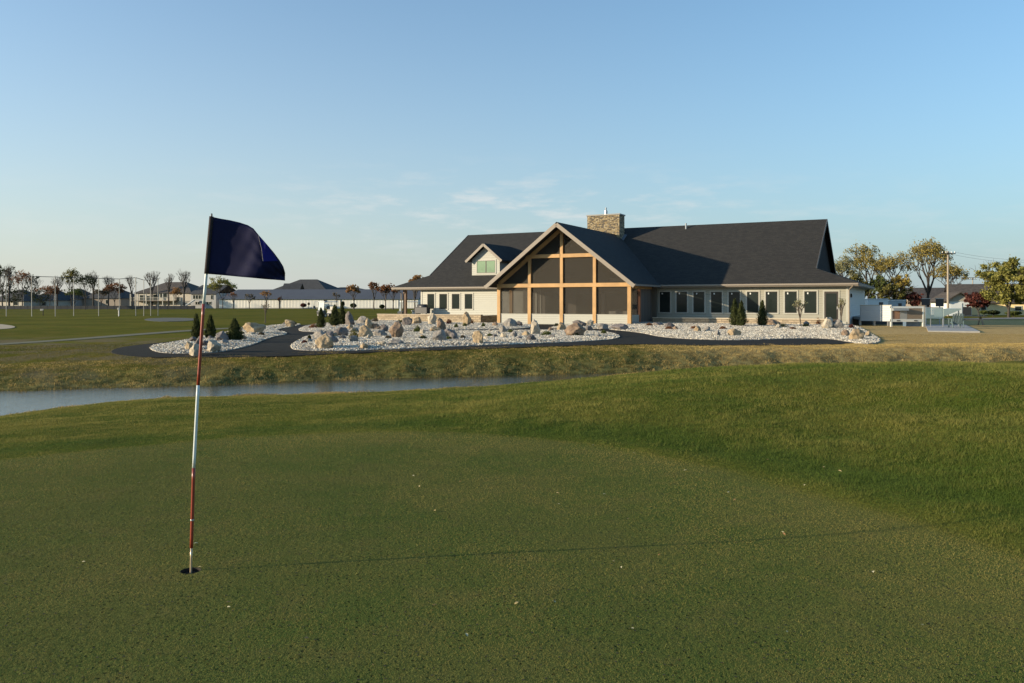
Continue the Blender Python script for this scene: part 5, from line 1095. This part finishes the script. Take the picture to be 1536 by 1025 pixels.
# two dark upright cabinets
for i,(px0,px1,pt,pb,lb) in enumerate(((1383,1394.5,448.5,458,'left dark screen on a post behind the mesh frame'),(1404,1415,448.5,460,'right dark screen on a post behind the glass railing'))):
    Yq=66; s=Yq/F; x0=(px0-CX)*s; x1=(px1-CX)*s; t=thing('display_board',lb,'board',((x0+x1)/2,Yq,-.3)); hw=(x1-x0)/2; z1=CAMZ-(pt-HY)*s+.3; z0=CAMZ-(pb-HY)*s+.3
    b=MB(); b.box(-hw,hw,-.08,.08,z0,z1); b.build('panel',DARKMETAL,t,bevel=.02); b=MB(); b.tube([(0,0,0),(0,0,z0)],.05,8); b.build('post',GREYMETAL,t)
    b=MB(); b.box(-hw-.04,hw+.04,-.1,.1,z1+.002,z1+.05); b.build('top_cap',GREYMETAL,t)
# picnic table with pale slanted cover
pt_=thing('slanted_canopy','pale green slanted cover right of the glass railing','cover',(0,0,0)); Yq=58; o2=at(1415,0,Yq); pt_.location=(o2.x,Yq,-.25); s=Yq/F
b=MB(); z_hi=CAMZ-(464-HY)*s+.25; z_lo=CAMZ-(475.5-HY)*s+.25; xw=(1442-1415)*s
b.prism([(0,0,z_lo),(0,0,z_hi+.02),(xw,0,z_hi+.05),(xw,0,z_hi-.02)],(0,1.2,0)); b.build('cover',simple('pale_green_sheet',(.36,.44,.40),.5,.06),pt_)
b=MB()
for q in (.1,xw-.1): b.box(q,q+.06,.2,.26,-.1,z_lo if q<.2 else z_hi-.03); 
b.build('leg',GREYMETAL,pt_)
# adirondack chair
def chair(label,px,py,rz):
    p=gp(px,py); t=thing('garden_chair',label,'chair',(p.x,p.y,p.z+.05),rz); m=simple('chair_green_grey',(.10,.14,.14),.5,.1)
    b=MB(); b.slab([(-.3,-.35,.40),(.3,-.35,.40),(.3,.3,.28),(-.3,.3,.28)],.04); b.build('seat',m,t)
    b=MB()
    for k in range(5): b.bar((-.26+k*.13,.28,.25),(-.30+k*.15,.62,1.05-abs(k-2)*.05),.115,.025)
    b.build('backrest',m,t)
    for sx3 in (-.36,.36):
        b=MB(); b.box(sx3-.07,sx3+.07,-.42,.35,.60,.63); b.build('armrest',m,t)
        b=MB(); b.box(sx3-.03,sx3+.03,-.40,-.28,0,.6); b.build('leg',m,t)
        b=MB(); b.bar((sx3,.3,.6),(sx3*.9,.55,.02),.05,.1); b.build('leg',m,t)
chair('dark green slatted garden chair on the concrete slab',1434,493,2.9)
tb=thing('picnic_table','wooden table beside the garden chair on the slab edge','table',tuple(gp(1452,488))); WT=wood('weathered_table',(.27,.22,.17))
b=MB(); b.box(-1.3,1.3,-.4,.4,.70,.75); b.build('tabletop',WT,tb)
for a in (-1,1):
    b=MB(); b.bar((a,-.35,0),(a,.0,.7),.08,.06); b.bar((a,.35,0),(a,.0,.7),.08,.06); b.build('leg',WT,tb)
for a in (-.75,.75): b=MB(); b.box(-1.3,1.3,a-.13,a+.13,.42,.46); b.build('bench',WT,tb)
# trailers
def trailer(label,pxl,pxr,pt,Yq,m,pb=466):
    s=Yq/F; x0=(pxl-CX)*s; x1=(pxr-CX)*s; t=thing('trailer',label,'trailer',((x0+x1)/2,Yq,float(H(x0,Yq)))); hw=(x1-x0)/2; z1=CAMZ-(pt-HY)*s-t.location.z
    b=MB(); b.box(-hw,hw,0,2.2,.45,z1-.1); b.build('body',m,t,bevel=.05); b=MB(); b.box(-hw-.03,hw+.03,-.05,2.25,z1-.098,z1); b.build('roof',simple('trailer_roof',(.62,.64,.64),.4),t,bevel=.03)
    for a in (-.4,.5):
        b=MB(); b.tube([(a,-.1,.33),(a,.1,.33)],.33,16); w=b.build('wheel',DARKMETAL,t); b=MB(); b.tube([(a,-.13,.33),(a,-.105,.33)],.17,12); b.build('rim',GREYMETAL,w)
    b=MB(); b.box(hw*.1,hw*.5,-.02,-.003,z1-.9,z1-.35); b.build('hatch',DARKMETAL,t); b=MB(); b.box(hw,hw+1.0,1,1.15,.5,.6); b.build('drawbar',DARKMETAL,t)
trailer('white trailer parked behind the deck',1302,1332,448.3,80,simple('trailer_white',(.62,.68,.70),.35,.04))
trailer('blue grey trailer parked right of the white one',1333,1359,450,84,simple('trailer_grey',(.30,.36,.40),.35,.05))

# ------------------------------------------------------------------ world, sun, camera
ELEV=math.radians(12.); sdir=Vector((-.98,-.195,0)).normalized(); SAZ=math.atan2(sdir.x,sdir.y)
wd=bpy.data.worlds.new('World'); sc.world=wd; wd.use_nodes=True; nt=wd.node_tree; bg=nt.nodes['Background']
sky=nt.nodes.new('ShaderNodeTexSky'); sky.sky_type='NISHITA'; sky.sun_disc=False; sky.sun_elevation=ELEV; sky.sun_rotation=SAZ%(2*math.pi); sky.air_density=1.0; sky.dust_density=.7; sky.ozone_density=2.5; sky.altitude=200
geo=nt.nodes.new('ShaderNodeTexCoord'); 
def nn(t,**k):
    n=nt.nodes.new(t)
    for a,v in k.items(): setattr(n,a,v)
    return n
def mth(op,a,b=0.,c=0.):
    n=nn('ShaderNodeMath',operation=op)
    for i,x in enumerate((a,b,c)):
        if isinstance(x,(int,float)): n.inputs[i].default_value=x
        else: nt.links.new(x,n.inputs[i])
    return n.outputs[0]
sp=nn('ShaderNodeSeparateXYZ'); nt.links.new(geo.outputs['Generated'],sp.inputs[0])
az=mth('ARCTAN2',sp.outputs[0],sp.outputs[1]); el=mth('ARCSINE',sp.outputs[2])
def gauss(x,c,w): d=mth('DIVIDE',mth('SUBTRACT',x,c),w); return mth('EXPONENT',mth('MULTIPLY',mth('MULTIPLY',d,d),-1.))
cv=nn('ShaderNodeCombineXYZ'); nt.links.new(mth('MULTIPLY',az,5.),cv.inputs[0]); nt.links.new(mth('MULTIPLY',el,22.),cv.inputs[1])
no=nn('ShaderNodeTexNoise'); no.inputs['Scale'].default_value=2.4; no.inputs['Detail'].default_value=6; no.inputs['Roughness'].default_value=.6; nt.links.new(cv.outputs[0],no.inputs['Vector'])
mr=nn('ShaderNodeMapRange',interpolation_type='SMOOTHSTEP'); nt.links.new(no.outputs['Fac'],mr.inputs[0]); mr.inputs[1].default_value=.45; mr.inputs[2].default_value=.72
mask=mth('ADD',mth('MULTIPLY',gauss(az,.0,.26),gauss(el,.118,.035)),mth('MULTIPLY',gauss(el,.07,.05),.25))
fac=mth('MULTIPLY',mth('MULTIPLY',mr.outputs[0],mask),.65)
def cmix(f,a,b,mode='MIX'):
    n=nn('ShaderNodeMix',data_type='RGBA',blend_type=mode)
    for i,x in ((0,f),(6,a),(7,b)):
        if isinstance(x,(tuple,float,int)): n.inputs[i].default_value=x
        else: nt.links.new(x,n.inputs[i])
    return n.outputs[2]
tinted=cmix(1.,sky.outputs[0],(.84,1.15,1.24,1),'MULTIPLY')
ela=mth('ABSOLUTE',el); leftf=nn('ShaderNodeMapRange',interpolation_type='SMOOTHSTEP'); nt.links.new(az,leftf.inputs[0]); leftf.inputs[1].default_value=-.75; leftf.inputs[2].default_value=.55
hazec=cmix(leftf.outputs[0],(3.3,3.2,2.9,1),(2.05,2.45,2.6,1))
hz=cmix(mth('EXPONENT',mth('MULTIPLY',ela,-4.2)),tinted,hazec)
mixc=nn('ShaderNodeMix',data_type='RGBA'); nt.links.new(fac,mixc.inputs[0]); nt.links.new(hz,mixc.inputs[6]); mixc.inputs[7].default_value=(3.7,3.8,3.75,1)
nt.links.new(mixc.outputs[2],bg.inputs[0]); bg.inputs[1].default_value=.12
sl=bpy.data.lights.new('sun','SUN'); sl.energy=4.6; sl.angle=math.radians(.6); sl.color=(1,.83,.60); so=bpy.data.objects.new('sun',sl); link(so)
dirv=Vector((sdir.x*math.cos(ELEV),sdir.y*math.cos(ELEV),math.sin(ELEV))); so.rotation_euler=dirv.to_track_quat('Z','Y').to_euler(); so.location=(-30,-10,30)
cam=bpy.data.cameras.new('camera'); co=bpy.data.objects.new('camera',cam); link(co); co.location=(0,0,CAMZ); co.rotation_euler=(math.pi/2,0,0)
cam.sensor_width=36; cam.lens=F/1536*36; cam.shift_y=-(512.5-HY)/1536; cam.clip_end=6000; cam.clip_start=.05; sc.camera=co
sc.view_settings.view_transform='Standard'; sc.view_settings.look='None'; sc.view_settings.exposure=.8; sc.view_settings.gamma=1
sc.render.engine='CYCLES'; sc.cycles.max_bounces=6; sc.cycles.transparent_max_bounces=12
